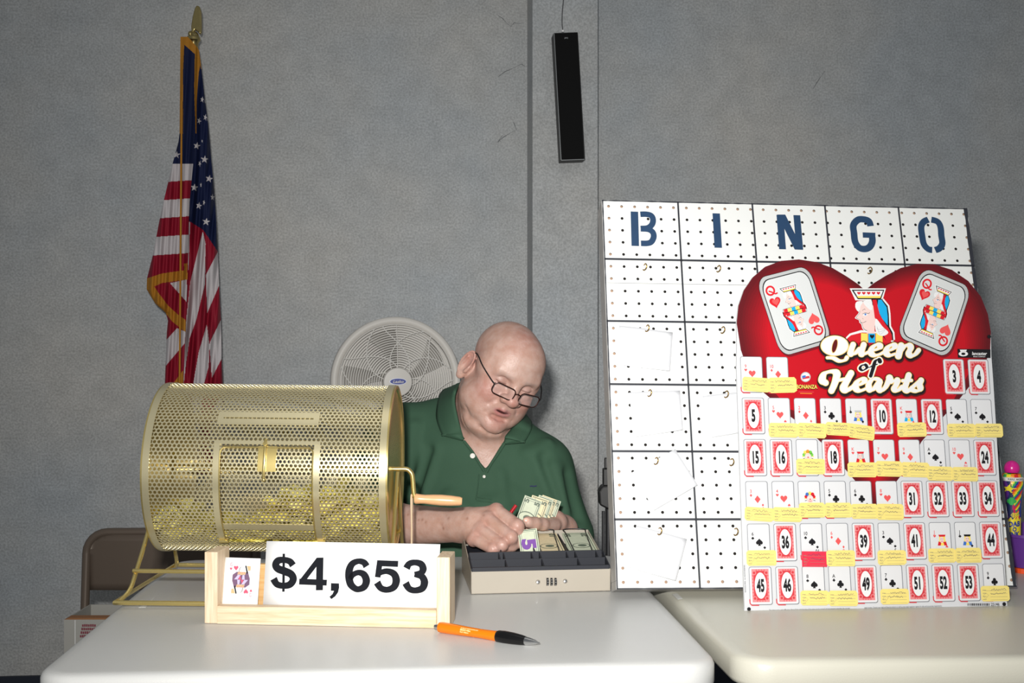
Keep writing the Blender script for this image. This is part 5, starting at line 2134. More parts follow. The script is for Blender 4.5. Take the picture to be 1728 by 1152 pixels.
rd = mat('print_red', (120, 50, 62), .6)
for k, (tx, u, v) in enumerate((('BLACK', 149, 1055), ('INK', 148, 1061), ('FRAGILE', 148, 1067), ('HANDLE', 147, 1073), ('UP', 143, 1079))):
    pass
Xb = Matrix(((1, 0, 0, 0), (0, 0, -1, -.0008), (0, 1, 0, 0), (0, 0, 0, 1)))
for k in range(4):
    c = P(150 - k * 1.2, 1057 + k * 6, 2.76)
    n = (7, 7, 8, 6)[k]
    for i in range(n):
        x = c.x - bxl - .016 + i * .0048
        h = .0062 if (i + k) % 3 else .0056
        a.poly([(x, c.z), (x + .0038, c.z), (x + .0038, c.z + h), (x, c.z + h)], rd)
a.stroke([(P(127, 1035, 2.76).x - bxl, bxh - .001), (P(127, 1035, 2.76).x - bxl, .0)], .0012, M['white'])
o = a.build('printed_block', parent=cbx)
o.matrix_local = Xb

# ---- black stand behind the peg board's left edge --------------------------------------------
sx_, sy_ = .222, 2.66
stn = thing('light_stand', 'black metal stand behind the left edge of the bingo board', 'stand', loc=(sx_, sy_, 0))
Zs = lambda v: EYE - (v - HZ) * sy_ / F
b = MB()
b.tube([(0, 0, .30), (0, 0, Zs(846))], .0075, seg=12)
b.tube([(-.012, 0, .60), (-.012, 0, Zs(862))], .0035, seg=10)
b.build('pole', M['steel_dark'], stn, smooth=True)
b = MB()
b.prism([(-.022, Zs(850)), (-.024, Zs(828)), (-.016, Zs(818)), (.030, Zs(815)), (.034, Zs(850)), (.0, Zs(858))], .05, X=Matrix.Translation((0, .025, 0)) @ Matrix.Rotation(math.radians(90), 4, 'X'))
b.build('clamp_head', M['black'], stn, bevel=.004)
b = MB()
b.box((.004, 0, (Zs(818) + Zs(790)) / 2), (.034, .03, Zs(790) - Zs(818)))
b.box((-.004, 0, (Zs(790) + Zs(772)) / 2), (.011, .012, Zs(772) - Zs(790)))
b.build('bracket', M['black'], stn, bevel=.002)
for k in range(3):
    b = MB()
    an = 2 * math.pi * k / 3 + .5
    b.tube([(0, 0, .34), (.17 * math.cos(an), .17 * math.sin(an), .008)], .007, seg=8)
    b.build('leg', M['steel_dark'], stn, smooth=True)

# ---- basket, tray and ink dauber at the right edge ---------------------------------------------
M['purple'] = mat('purple_plastic', (98, 52, 140), .35, spec=.5)
tzr = tz(1.1, 2.4)
b = MB()
b.prism(rrect(.30, .20, .03, 6, 1.178, 2.445), .012, X=Matrix.Translation((0, 0, tzr - .001)))
tag(b.build('orange_mat', mat('orange_foam', (240, 84, 30), .5), bevel=.003), 'orange pad under the purple basket at the right edge', 'pad')
bk = thing('plastic_basket', 'purple plastic basket at the right edge behind the bingo board', 'basket', loc=(1.150, 2.425, tzr + .012))
b = MB()
prof = [(-.006, .0), (-.006, .004), (0, .004), (.006, .060), (.008, .064), (.012, .064), (.012, .060), (.008, .056), (.003, .003), (.0, .0)]
W_, D_ = .252, .165
rings = []
for (g, z) in ((-.004, 0), (.004, .03), (.012, .068), (.020, .070), (.020, .064), (.016, .064), (.010, .066), (.002, .030), (-.006, .005)):
    rings.append([(x, y, z) for x, y in rrect(W_ + 2 * g, D_ + 2 * g, .035 + g, 6)])
n = len(rings[0])
fs = [tuple(range(n))[::-1]]
for i in range(len(rings) - 1):
    fs += [(i * n + k, i * n + (k + 1) % n, (i + 1) * n + (k + 1) % n, (i + 1) * n + k) for k in range(n)]
fs.append(tuple((len(rings) - 1) * n + k for k in range(n)))
b.add([p for r in rings for p in r], fs)
b.build('basket_body', M['purple'], bk, smooth=True, angle=50)
b = MB()
b.box((.02, -D_ / 2 - .0085, .040), (.10, .003, .030), R=Matrix.Rotation(math.radians(12), 3, 'X'))
b.build('label_panel', mat('purple_light', (124, 80, 160), .35), bk, bevel=.001)
dy_ = 2.405
dx_ = (1707.5 - 864) * dy_ / F
dz0 = tzr + .019
dau = thing('ink_dauber', 'rainbow ink dauber bottle with a round pink cap in the purple basket', 'dauber', loc=(dx_, dy_, dz0))
Zd = lambda v: EYE - (v - HZ) * dy_ / F - dz0
s = dy_ / F
b = MB()
zc = Zd(790)
b.lathe([(.0155 * math.cos(math.radians(a)) + .0, zc + .0165 * math.sin(math.radians(a))) for a in range(-30, 91, 10)], None, 28)
b.build('cap', mat('pink_plastic', (214, 30, 140), .25, spec=.6), dau, smooth=True)
b = MB()
cols = {k: mat('bottle_' + k, c, .35) for k, c in (('magenta', (190, 24, 90)), ('green', (50, 170, 80)), ('yellow', (240, 220, 50)), ('orange', (240, 140, 30)), ('red', (215, 40, 40)), ('blue', (30, 60, 150)), ('navy', (30, 40, 90)), ('white', (235, 235, 230)), ('purple', (90, 40, 130)))}
vs = [799, 800, 804, 804.5, 808.5, 809, 813, 818, 824, 832, 842, 852, 862, 872, 882, 892, 902, 912, 930, 945, 958]
rr = [14.5, 15.5, 16.5, 19.0, 19.0, 17.5, 18.5, 18.5, 17.8, 16.6, 15.6, 15, 14.6, 14.3, 14.2, 14.2, 14.2, 14.4, 14.6, 14.8, 13.5]
fz = np.arange(799, 959, 1.6)
fr = np.interp(fz, vs, rr)
seg = 72
vv_, ff_, mm_ = [], [], []
for i, (v, r) in enumerate(zip(fz, fr)):
    for k in range(seg):
        an = 2 * math.pi * k / seg
        vv_.append((r * s * math.sin(an), -r * s * math.cos(an), Zd(v)))
for i in range(len(fz) - 1):
    for k in range(seg):
        an = math.degrees(2 * math.pi * (k + .5) / seg)
        an = an - 360 if an > 180 else an
        v = fz[i]
        x = an / 5.2
        if v < 803.5:
            c = ('green', 'yellow', 'orange', 'red', 'orange')[int((an + 200) / 24) % 5]
        elif v < 809:
            c = 'white'
        else:
            t = (v - 809) / 60
            if abs(an - 12) < 8 + 34 * max(0, 1 - t):
                c = ('red', 'orange', 'yellow', 'green', 'blue')[int((an + 60 + v * .2) / max(5, 12 - 6 * t)) % 5]
            else:
                c = ('magenta', 'blue', 'magenta', 'purple', 'navy')[int((an + 200 + 10 * math.sin(v * .12)) / 38) % 5]
            if inpoly(np.array([x]), np.array([v]), star(-7.5, 822, 8, .2))[0]:
                c = 'yellow'
            if min((x + 5 + dx) ** 2 + (v - 843 + dy) ** 2 for dx, dy in ((-3, 0), (3, 0), (0, 3.4), (0, -3.4))) < 9.5:
                c = 'green'
            if v > 872 + 2 * math.sin(x * 1.3) and abs(x + 1) < 12:
                c = 'yellow'
            elif v > 861 and (x - 0) ** 2 / 30 + (v - 866) ** 2 / 20 < 1 and int(x + v) % 3:
                c = 'yellow'
        ff_.append((i * seg + k, (i + 1) * seg + k, (i + 1) * seg + (k + 1) % seg, i * seg + (k + 1) % seg))
        mm_.append(c)
for f_, c in zip(ff_, mm_):
    b.f.append(f_)
    b.m.append(b.mi(cols[c]))
b.v = vv_
b.build('bottle', parent=dau, smooth=True)
b = MB()
for tx, v, h, ro in (('DAB', 886, .0105, -.10), ('O', 894, .0085, -.1), ('INK', 903, .0100, -.1)):
    vs_, fs_ = glyph(tx, .05)
    out = []
    for x, y in vs_:
        x2, y2 = x * h * .85, y * h
        an = (x2 - .002) / (14.4 * s)
        r = 14.75 * s
        out.append((r * math.sin(an), -r * math.cos(an), Zd(v) + y2 + ro * x2 * -1))
    b.add(out, fs_, cols['blue'])
b.build('bottle_lettering', parent=dau)
b = MB()
vs_, fs_ = glyph('PURPLE - MAGENTA', .03)
b.add([(19.2 * s * math.sin(x * .0028 / (19 * s)), -19.2 * s * math.cos(x * .0028 / (19 * s)), Zd(808) + y * .0032) for x, y in vs_], fs_, M['ink'])
b.build('neck_lettering', parent=dau)
# ---- seated man -----------------------------------------------------------------
# bodies are grown from smooth-blended round shapes and meshed with surface nets
def rotm(rx=0, ry=0, rz=0):
    return np.array((Matrix.Rotation(math.radians(rz), 3, 'Z') @ Matrix.Rotation(math.radians(ry), 3, 'Y') @ Matrix.Rotation(math.radians(rx), 3, 'X')))


class Field:
    def __init__(s):
        s.p = []

    def ell(s, c, r, k=.02, R=None, op=1):
        R = np.eye(3) if R is None else np.array(R)
        s.p.append(('e', np.array(c, float), np.array(r, float), R.T, k, op))
        return s

    def cap(s, a, b, ra, rb=None, k=.02, op=1):
        s.p.append(('c', np.array(a, float), np.array(b, float), (ra, ra if rb is None else rb), k, op))
        return s

    def tor(s, c, R_, r, k, R=None, op=1, sc=(1, 1)):
        R = np.eye(3) if R is None else np.array(R)
        s.p.append(('t', np.array(c, float), (R_, r, sc), R.T, k, op))
        return s

    def groove(s, pts, sig=.0045, dep=.0035):
        for a, b in zip(pts[:-1], pts[1:]):
            s.p.append(('g', np.array(a, float), np.array(b, float), (sig, dep), 3 * sig, -1))
        return s

    @staticmethod
    def d(p, X):
        if p[0] == 'g':
            a, b = p[1], p[2]
            ba = b - a
            h = np.clip(((X - a) @ ba) / max(ba @ ba, 1e-12), 0, 1)
            return np.linalg.norm(X - a - h[..., None] * ba, axis=-1)
        if p[0] == 'e':
            q = (X - p[1]) @ p[3].T
            k0 = np.linalg.norm(q / p[2], axis=-1)
            k1 = np.linalg.norm(q / (p[2] ** 2), axis=-1)
            return k0 * (k0 - 1) / np.maximum(k1, 1e-9)
        if p[0] == 'c':
            a, b = p[1], p[2]
            ba = b - a
            h = np.clip(((X - a) @ ba) / max(ba @ ba, 1e-12), 0, 1)
            return np.linalg.norm(X - a - h[..., None] * ba, axis=-1) - (p[3][0] + (p[3][1] - p[3][0]) * h)
        q = (X - p[1]) @ p[3].T
        R_, r, sc = p[2]
        l = np.sqrt((q[..., 0] / sc[0]) ** 2 + (q[..., 2] / sc[1]) ** 2) - R_
        return np.sqrt(l * l + q[..., 1] ** 2) - r

    def eval(s, X, prims=None):
        D = None
        for p in (s.p if prims is None else prims):
            k, op = p[-2], p[-1]
            d = s.d(p, X)
            if p[0] == 'g':
                if D is not None:
                    D = D + p[3][1] * np.exp(-(d / p[3][0]) ** 2)
                continue
            if D is None:
                D = d if op > 0 else np.full(d.shape, 1.0)
                if op > 0:
                    continue
            if op > 0:
                h = np.clip(.5 + .5 * (D - d) / k, 0, 1)
                D = D * (1 - h) + d * h - k * h * (1 - h)
            else:
                h = np.clip(.5 - .5 * (D + d) / k, 0, 1)
                D = D * (1 - h) - d * h + k * h * (1 - h)
        return D

    def mesh(s, lo, hi, vs, N=12, post=None):
        lo = np.array(lo, float)
        hi = np.array(hi, float)
        nb = np.ceil((hi - lo) / (vs * N)).astype(int)
        rad = vs * N * .87
        g = np.arange(N + 1)
        GI = np.stack(np.meshgrid(g, g, g, indexing='ij'), -1)
        tot = nb * N + 2
        cen = np.stack(np.meshgrid(*[np.arange(n) for n in nb], indexing='ij'), -1).reshape(-1, 3)
        C = lo + (cen + .5) * N * vs
        Dc = s.eval(C)
        PD = [s.d(p, C) for p in s.p]
        keep = np.abs(Dc) < rad * 1.7 + .01
        cid, cpos, quads = [], [], []
        key = lambda I: (I[..., 0] * tot[1] + I[..., 1]) * tot[2] + I[..., 2]
        for bi in np.nonzero(keep)[0]:
            pr = [p for p, pd in zip(s.p, PD) if pd[bi] < 2.6 * rad + p[-2] + abs(Dc[bi])]
            if not pr:
                continue
            base = cen[bi] * N
            X = lo + (base + GI) * vs
            D = s.eval(X, pr)
            if post is not None:
                D = post(X, D)
            ins = D < 0
            if ins.all() or not ins.any():
                continue
            # cells
            c = [ins[i:N + i, j:N + j, k:N + k] for i in (0, 1) for j in (0, 1) for k in (0, 1)]
            sm = sum(x.astype(int) for x in c)
            act = (sm > 0) & (sm < 8)
            acc = np.zeros((N, N, N, 3))
            cnt = np.zeros((N, N, N))
            for ax in range(3):
                for o1 in (0, 1):
                    for o2 in (0, 1):
                        off = [0, 0, 0]
                        oth = [q for q in range(3) if q != ax]
                        off[oth[0]] = o1
                        off[oth[1]] = o2
                        A = tuple(slice(off[q], N + off[q]) for q in range(3))
                        off2 = list(off)
                        off2[ax] += 1
                        B = tuple(slice(off2[q], N + off2[q]) for q in range(3))
                        da, db = D[A], D[B]
                        cr = (da < 0) != (db < 0)
                        t = np.where(cr, da / np.where(cr, da - db, 1), 0)
                        pos = np.zeros((N, N, N, 3))
                        for q in range(3):
                            pos[..., q] = off[q]
                        pos[..., ax] += t
                        acc += pos * cr[..., None]
                        cnt += cr
            I = np.argwhere(act)
            pos = acc[act] / cnt[act][:, None]
            cid.append(key(I + base))
            cpos.append(lo + (I + base + pos) * vs)
            for ax in range(3):
                oth = [(ax + 1) % 3, (ax + 2) % 3]
                A = [slice(0, N)] * 3
                B = [slice(0, N)] * 3
                B[ax] = slice(1, N + 1)
                da, db = ins[tuple(A)], ins[tuple(B)]
                cr = da != db
                E = np.argwhere(cr)
                if len(E) == 0:
                    continue
                sg = da[cr]
                E = E + base
                u = np.zeros(3, int)
                u[oth[0]] = 1
                v = np.zeros(3, int)
                v[oth[1]] = 1
                qd = np.stack([key(E - u - v), key(E - v), key(E), key(E - u)], -1)
                qd[~sg] = qd[~sg][:, ::-1]
                quads.append(qd)
        cid = np.concatenate(cid)
        cpos = np.concatenate(cpos)
        quads = np.concatenate(quads)
        o = np.argsort(cid)
        cs = cid[o]
        ix = np.searchsorted(cs, quads)
        ix = np.clip(ix, 0, len(cs) - 1)
        ok = (cs[ix] == quads).all(1)
        return cpos, o[ix[ok]]


def net_obj(name, field, lo, hi, vs, m, parent=None, post=None, cut=None, smooth_it=0, color=None):
    V_, Q_ = field.mesh(lo, hi, vs, post=post)
    if cut is not None:
        kp = ~cut(V_[Q_].mean(1))
        Q_ = Q_[kp]
    used, inv = np.unique(Q_, return_inverse=True)
    V_ = V_[used]
    Q_ = inv.reshape(-1, 4)
    me = bpy.data.meshes.new(name)
    me.vertices.add(len(V_))
    me.vertices.foreach_set('co', V_.ravel())
    me.loops.add(len(Q_) * 4)
    me.loops.foreach_set('vertex_index', Q_.ravel().astype(np.int32))
    me.polygons.add(len(Q_))
    me.polygons.foreach_set('loop_start', np.arange(0, len(Q_) * 4, 4, dtype=np.int32))
    me.polygons.foreach_set('use_smooth', np.ones(len(Q_), bool))
    me.update(calc_edges=True)
    me.materials.append(m)
    if color is not None:
        ca = me.color_attributes.new('tint', 'FLOAT_COLOR', 'POINT')
        ca.data.foreach_set('color', color(V_).ravel())
    o = bpy.data.objects.new(name, me)
    link(o, parent)
    if smooth_it:
        md = o.modifiers.new('smooth', 'SMOOTH')
        md.iterations = smooth_it
        md.factor = .5
    return o


def A3(v):
    return np.array([v[0], v[1], v[2]], float)


def PP(u, v, Y):
    return A3(P(u, v, Y))


# head frame: x to his left (right in the picture), -y the way he faces, z up
HO = PP(850, 625.3, 2.62)
HR = np.array(Matrix.Rotation(math.radians(21.5), 3, 'Y') @ Matrix.Rotation(math.radians(26), 3, 'Z') @ Matrix.Rotation(math.radians(16.5), 3, 'X'))
HS = .00975


def H(x, y, z):
    return HO + HR @ (np.array([x, y, z], float) * HS)


def hr(*r):
    return [q * HS for q in r]


def HRot(rx=0, ry=0, rz=0):
    return HR @ rotm(rx, ry, rz)


fd = Field()
c_ = .01
fd.ell(H(-.2, 1.0, 3.4), hr(7.7, 9.4, 7.9), .01, HR)
fd.ell(H(0, -3.6, 3.4), hr(6.8, 5.4, 6.2), .03, HR)
fd.ell(H(0, -2.8, -4.2), hr(6.6, 6.0, 7.6), .03, HR)
for s_x in (-1, 1):
    fd.ell(H(s_x * 4.1, -5.6, -3.6), hr(3.0, 3.0, 3.4), .02, HR)
    fd.ell(H(s_x * 5.0, -2.6, -7.2), hr(3.4, 4.2, 3.6), .025, HR)
    fd.ell(H(s_x * 5.6, -3.5, .6), hr(2.2, 3.2, 2.2), .02, HR)
fd.ell(H(0, -8.5, -10.3), hr(2.7, 2.0, 2.1), .010, HR)
fd.ell(H(2.6, -5.8, -8.6), hr(3.2, 3.0, 3.0), .02, HR)
fd.ell(H(-2.6, -5.8, -8.6), hr(3.2, 3.0, 3.0), .02, HR)
fd.ell(H(0, -4.4, -12.3), hr(5.4, 4.6, 2.8), .010, HR)
# brow
fd.cap(H(-4.6, -7.3, 2.3), H(-1.2, -8.6, 2.0), .0105, .010, .018)
fd.cap(H(4.6, -7.3, 2.3), H(1.2, -8.6, 2.0), .0105, .010, .018)
# eye hollows and lids
for s_x in (-1, 1):
    fd.ell(H(s_x * 3.3, -9.4, .2), hr(1.9, 1.3, 1.15), .012, HR, -1)
    fd.ell(H(s_x * 3.3, -7.15, .1), hr(1.5, 1.45, 1.25), .004, HR)
    fd.groove([H(s_x * 1.9, -8.3, -.30), H(s_x * 3.3, -8.7, -.55), H(s_x * 4.6, -7.8, -.20)], .0016, .0016)
    fd.groove([H(s_x * 2.0, -8.4, 1.1), H(s_x * 3.4, -8.6, 1.35), H(s_x * 4.9, -7.6, .8)], .0020, .0016)
    fd.ell(H(s_x * 3.3, -7.9, -1.5), hr(1.7, .9, .7), .006, HR)
# nose
fd.cap(H(0, -8.7, 1.2), H(0, -10.7, -2.3), .0080, .0110, .014)
fd.ell(H(0, -11.1, -2.6), hr(1.65, 1.5, 1.4), .008, HR)
for s_x in (-1, 1):
    fd.ell(H(s_x * 1.75, -10.1, -2.9), hr(1.0, 1.25, 1.0), .006, HR)
    fd.ell(H(s_x * .75, -10.7, -4.0), hr(.42, .6, .5), .003, HR, -1)
# muzzle, lips
fd.ell(H(0, -7.6, -5.4), hr(3.2, 2.0, 2.1), .018, HR)
for s_x in (-1, 1):
    pass
fd.cap(H(-2.3, -8.6, -6.0), H(0, -9.6, -5.75), .0022, .0038, .006)
fd.cap(H(2.3, -8.6, -6.0), H(0, -9.6, -5.75), .0022, .0038, .006)
fd.cap(H(-1.6, -8.75, -6.95), H(1.6, -8.75, -6.95), .0044, .0044, .007)
fd.ell(H(0, -9.15, -6.95), hr(1.3, .6, .55), .005, HR)
fd.ell(H(0, -9.7, -6.38), hr(1.8, 1.2, .26), .0025, HR, -1)
fd.groove([H(-1.7, -9.0, -8.1), H(0, -9.3, -8.3), H(1.7, -9.0, -8.1)], .0050, .0040)
# forehead lines
for zf in (4.4, 5.6):
    fd.groove([H(-3.4, -8.0 + (zf - 4.4) * .35, zf), H(0, -9.0 + (zf - 4.4) * .35, zf - .2), H(3.4, -8.0 + (zf - 4.4) * .35, zf)], .0018, .0006)
# ears
for s_x in (-1, 1):
    eR = HRot(12, 0, -s_x * 30)
    Ec = H(s_x * 8.5, 1.7, -2.0)
    en = eR @ np.array([s_x, 0, 0]) * HS
    eu = eR @ np.array([0, 0, 1.]) * HS
    ef = eR @ np.array([0, -1., 0]) * HS
    fd.ell(Ec, hr(.60, 1.65, 3.35), .003, eR)
    fd.cap(Ec - en * .6 + ef * .6, Ec - en * .6 + ef * .6 - eu * 1.5, .010, .008, .006)
    fd.ell(Ec + en * .80 + ef * .15 + eu * .25, hr(.85, 1.15, 2.40), .0025, eR, -1)
    fd.tor(Ec + en * .40 + eu * .35, .0250, .0026, .0022, eR @ rotm(0, 0, 90), 1, (.58, 1.18))
    fd.cap(Ec + en * .35 - ef * .75 - eu * .9, Ec + en * .45 - ef * .5 + eu * 1.6, .0022, .0020, .004)
    fd.cap(Ec + en * .5 + ef * 1.35 - eu * 1.4, Ec + en * .5 + ef * 1.5 - eu * .2, .0036, .0030, .004)
    fd.ell(Ec + en * .1 - eu * 3.1 + ef * .5, hr(.6, 1.0, 1.1), .005, eR)
# neck
NB = np.array([-.095, 2.735, .985])
fd.cap(H(-.3, 2.2, -5.5), NB + np.array([-.002, 0, 0]), .064, .076, .02)
fd.cap(H(-1.0, -1.0, -10.0), NB + np.array([.03, -.06, -.03]), .045, .055, .03)
# under-chin fold and neck creases
for s_x in (-1, 1):
    fd.groove([H(s_x * 2.1, -10.0, -2.6), H(s_x * 2.9, -9.4, -4.2), H(s_x * 3.8, -8.7, -5.8)], .0038, .0030)
    fd.groove([H(s_x * 3.5, -8.4, -7.8), H(s_x * 3.9, -7.6, -9.6)], .0042, .0016)
fd.groove([H(-2.6, -8.4, -11.9), H(0, -9.2, -12.5), H(2.6, -8.4, -11.9)], .0048, .0040)
fd.groove([H(-6.9, -4.0, -8.0), H(-5.6, -6.0, -11.0)], .0065, .0025)
fd.groove([H(-7.6, 0.6, -8.6), H(-6.8, -2.6, -12.0), H(-4.0, -6.0, -15.0), H(0.5, -7.5, -16.0)], .0040, .0040)
# shoulders and trunk
SL = np.array([-.272, 2.745, .985])
SR = np.array([.066, 2.665, .914])
CH = np.array([-.085, 2.715, .895])


def trunk(f, g=0.0):
    """g grows every radius: skin -> shirt"""
    f.ell(CH, (.195 + g, .115 + g, .16 + g), .03, rotm(8, 8, -10))
    f.ell((-.075, 2.675, .745), (.195 + g, .140 + g, .165 + g), .05, rotm(0, 5, -6))
    f.ell((-.10, 2.775, .985), (.15 + g, .085 + g, .085 + g), .05, rotm(0, 10, -8))
    f.ell((-.065, 2.76, .58), (.195 + g, .15 + g, .15 + g), .05)
    f.cap(SL, NB + np.array([-.02, .015, .035]), .064 + g, .050 + g, .045)
    f.cap(SR, NB + np.array([.03, .0, .03]), .064 + g, .045 + g, .045)


trunk(fd, -.010)
EL = np.array([-.345, 2.52, .808])
WL = PP(784, 886, 2.325)
ER = np.array([.130, 2.60, .725])
WR = PP(950, 893, 2.45)
fd.cap(SL, EL, .055, .046, .03)
fd.cap(SR, ER, .055, .043, .03)
mL = EL + (WL - EL) * .35
fd.cap(EL, mL, .046, .0455, .02)
fd.cap(mL, WL, .0455, .0325, .02)
fd.cap(ER, WR, .042, .028, .02)
# his right hand: fist with fingers folded down to the notes


def finger(f, pts, r, k=.006):
    for i in range(len(pts) - 1):
        f.cap(pts[i], pts[i + 1], r[i], r[i + 1], k)
    for i in range(1, len(pts) - 1):
        f.ell(pts[i], (r[i] * 1.03,) * 3, .004)


mcp = [PP(839, 862, 2.290), PP(826, 878, 2.272), PP(813, 895, 2.262), PP(802, 910, 2.258)]
fd.cap(WL, WL + (mcp[1] - WL) * .45, .030, .030, .02)
for m_, r_ in zip(mcp, (.0170, .0175, .0165, .0150)):
    fd.cap(WL + np.array([.012, -.006, 0]), m_ + np.array([-.004, .008, -.002]), .027, r_ * .93, .014)
    fd.ell(m_ + np.array([0, .004, .001]), (r_ * .82,) * 3, .008)
pip = [PP(873, 887, 2.247), PP(862, 906, 2.232), PP(847, 919, 2.226), PP(832, 926, 2.228)]
dip = [PP(877, 907, 2.252), PP(864, 920, 2.245), PP(849, 928, 2.244), PP(835, 932, 2.246)]
tip = [PP(869, 917, 2.266), PP(855, 926, 2.264), PP(840, 931, 2.262), PP(827, 933, 2.264)]
for i in range(4):
    r = ((.0138, .0132, .0112, .0100), (.0140, .0130, .0112, .0100), (.0132, .0122, .0105, .0095), (.0120, .0110, .0095, .0088))[i]
    finger(fd, [mcp[i], pip[i], dip[i], tip[i]], r, .0022)
finger(fd, [WL + np.array([.028, .0, -.012]), PP(842, 893, 2.285), PP(868, 907, 2.262), PP(879, 917, 2.250)], (.020, .0145, .0125, .0095))
# his left hand holds the fan of notes, thumb in front
fd.cap(WR, PP(937, 882, 2.41), .026, .024, .02)
fd.ell(PP(930, 881, 2.40), (.026, .022, .022), .02)
fd.cap(PP(934, 886, 2.375), PP(915, 884, 2.335), .0150, .0128, .010)
fd.cap(PP(915, 884, 2.335), PP(902, 883, 2.315), .0122, .0128, .006)
fd.cap(PP(902, 883, 2.315), PP(891, 880.5, 2.302), .0125, .0115, .005)
for k_, (v0, v1) in enumerate(((876, 889), (884, 896), (890, 902))):
    finger(fd, [PP(936, v0 + 2, 2.41), PP(912, v1, 2.385 - .0), PP(896, v1 + 1, 2.36), PP(886, v1 - 1 - 2 * k_, 2.345)], (.0125, .0118, .0108, .0092), .006)


def skin_color(V_):
    L = (V_ - HO) @ HR / HS
    x, y, z = L[:, 0], L[:, 1], L[:, 2]
    n = len(V_)
    base = np.tile(np.array([.655, .405, .315]), (n, 1))
    red = np.array([.62, .255, .215])
    pale = np.array([.72, .50, .41])
    head = (np.abs(x) < 11) & (np.abs(y) < 14) & (z > -12) & (z < 14)

    def mix(c, wgt):
        nonlocal base
        wgt = np.clip(wgt, 0, 1)[:, None]
        base = base * (1 - wgt) + c * wgt
    g = lambda cx, cy, cz, r: np.exp(-(((x - cx) ** 2 + (y - cy) ** 2 + (z - cz) ** 2) / r ** 2)) * head
    mix(red, .60 * g(-4.6, -7, -3.2, 3.2) + .60 * g(4.6, -7, -3.2, 3.2))
    mix(red, .60 * g(0, -11.5, -2.6, 2.0))
    mix(red, .7 * g(0, -8.5, -9.3, 2.4))
    mix(red, .5 * g(0, -3, 9, 3.4) + .25 * g(-3, -6, 7, 2.2))
    mix(pale, .5 * g(0, -8, 4.5, 3.5))
    mix(red, .45 * (g(-8.6, 1, 0, 3.0) + g(8.6, 1, 0, 3.0)))
    mix(np.array([.50, .30, .26]), .4 * g(-3.3, -8.6, .6, 1.4) + .4 * g(3.3, -8.6, .6, 1.4))
    lip = np.clip(1.6 - 1.6 * ((x / 2.7) ** 2 + ((z + 6.4) / 1.25) ** 2), 0, 1) * (y < -8.1) * head
    mix(np.array([.52, .19, .18]), lip * .75)
    for sx_ in (-1, 1):
        ls = np.exp(-((z + .33 - .06 * np.abs(x)) / .14) ** 2) * (np.abs(x * sx_ - 3.3) < 1.3) * (y < -7.2) * head
        mix(np.array([.22, .10, .08]), .75 * ls)
        br = np.exp(-((z - 2.2) / .35) ** 2) * (np.abs(x * sx_ - 3.2) < 2.0) * (y < -7.0) * head
        mix(np.array([.50, .36, .30]), .45 * br)
    inn = ((x / 1.7) ** 2 + ((z + 6.38) / .26) ** 2 < 1) & (y < -8.3) & head
    mix(np.array([.10, .03, .03]), inn * .9)
    # hands are redder at the knuckles
    for j in mcp + pip:
        mix(red, .45 * np.exp(-((V_ - j) ** 2).sum(1) / .014 ** 2))
    rn = np.random.RandomState(4)
    # freckles on scalp and forearm
    for cx, cy, cz, r in ((-.6, -8.4, 5.4, .28), (-.1, -7.8, 7.6, .25), (3.0, -8.2, 3.6, .3), (-4.0, -5.0, 7.5, .5), (-2.5, -4.2, 9.4, .45), (2.2, -4.5, 9.5, .35), (-5.5, -3.0, 6.2, .5), (-6.8, -4.5, -1.5, .35)):
        mix(np.array([.42, .20, .15]), .6 * g(cx, cy, cz, r))
    for _ in range(110):
        t = rn.uniform(.1, 1.15)
        c = EL + (WL - EL) * t + np.array([rn.uniform(-.01, .01), -.035 + rn.uniform(-.01, .008), rn.uniform(-.03, .03)])
        mix(np.array([.36, .16, .10]), .8 * np.exp(-((V_ - c) ** 2).sum(1) / rn.uniform(.0016, .0034) ** 2))
    return np.concatenate([base * np.array([.74, .76, .80]), np.ones((n, 1))], 1)


def skin_mat():
    m = mat('skin', (.655, .405, .315), .43, spec=.45, bump=.28, bscale=260, sss=.12)
    nt = m.node_tree
    b = nt.nodes['Principled BSDF']
    at = nt.nodes.new('ShaderNodeAttribute')
    at.attribute_name = 'tint'
    tc = nt.nodes.new('ShaderNodeTexCoord')
    n = nt.nodes.new('ShaderNodeTexNoise')
    n.inputs['Scale'].default_value = 55
    n.inputs['Detail'].default_value = 6
    nt.links.new(tc.outputs['Object'], n.inputs[0])
    r = nt.nodes.new('ShaderNodeMapRange')
    r.inputs['From Min'].default_value = .3
    r.inputs['From Max'].default_value = .7
    r.inputs['To Min'].default_value = 1.08
    r.inputs['To Max'].default_value = .90
    nt.links.new(n.outputs['Fac'], r.inputs['Value'])
    h = nt.nodes.new('ShaderNodeHueSaturation')
    nt.links.new(at.outputs['Color'], h.inputs['Color'])
    nt.links.new(r.outputs[0], h.inputs['Value'])
    r2_ = nt.nodes.new('ShaderNodeMapRange')
    r2_.inputs['From Min'].default_value = .35
    r2_.inputs['From Max'].default_value = .65
    r2_.inputs['To Min'].default_value = .94
    r2_.inputs['To Max'].default_value = 1.12
    nt.links.new(n.outputs['Fac'], r2_.inputs['Value'])
    nt.links.new(r2_.outputs[0], h.inputs['Saturation'])
    nt.links.new(h.outputs[0], b.inputs['Base Color'])
    return m


man = thing('person', 'bald seated man in a green polo shirt and glasses, looking down while counting banknotes', 'person', loc=(-.07, 2.78, 0))
MI = Matrix.Translation((.07, -2.78, 0))


def fix(o):
    o.matrix_parent_inverse = MI
    return o


body = fix(net_obj('body', fd, (-.47, 2.14, .50), (.30, 2.96, 1.30), .0021, skin_mat(), man, color=skin_color, smooth_it=2))

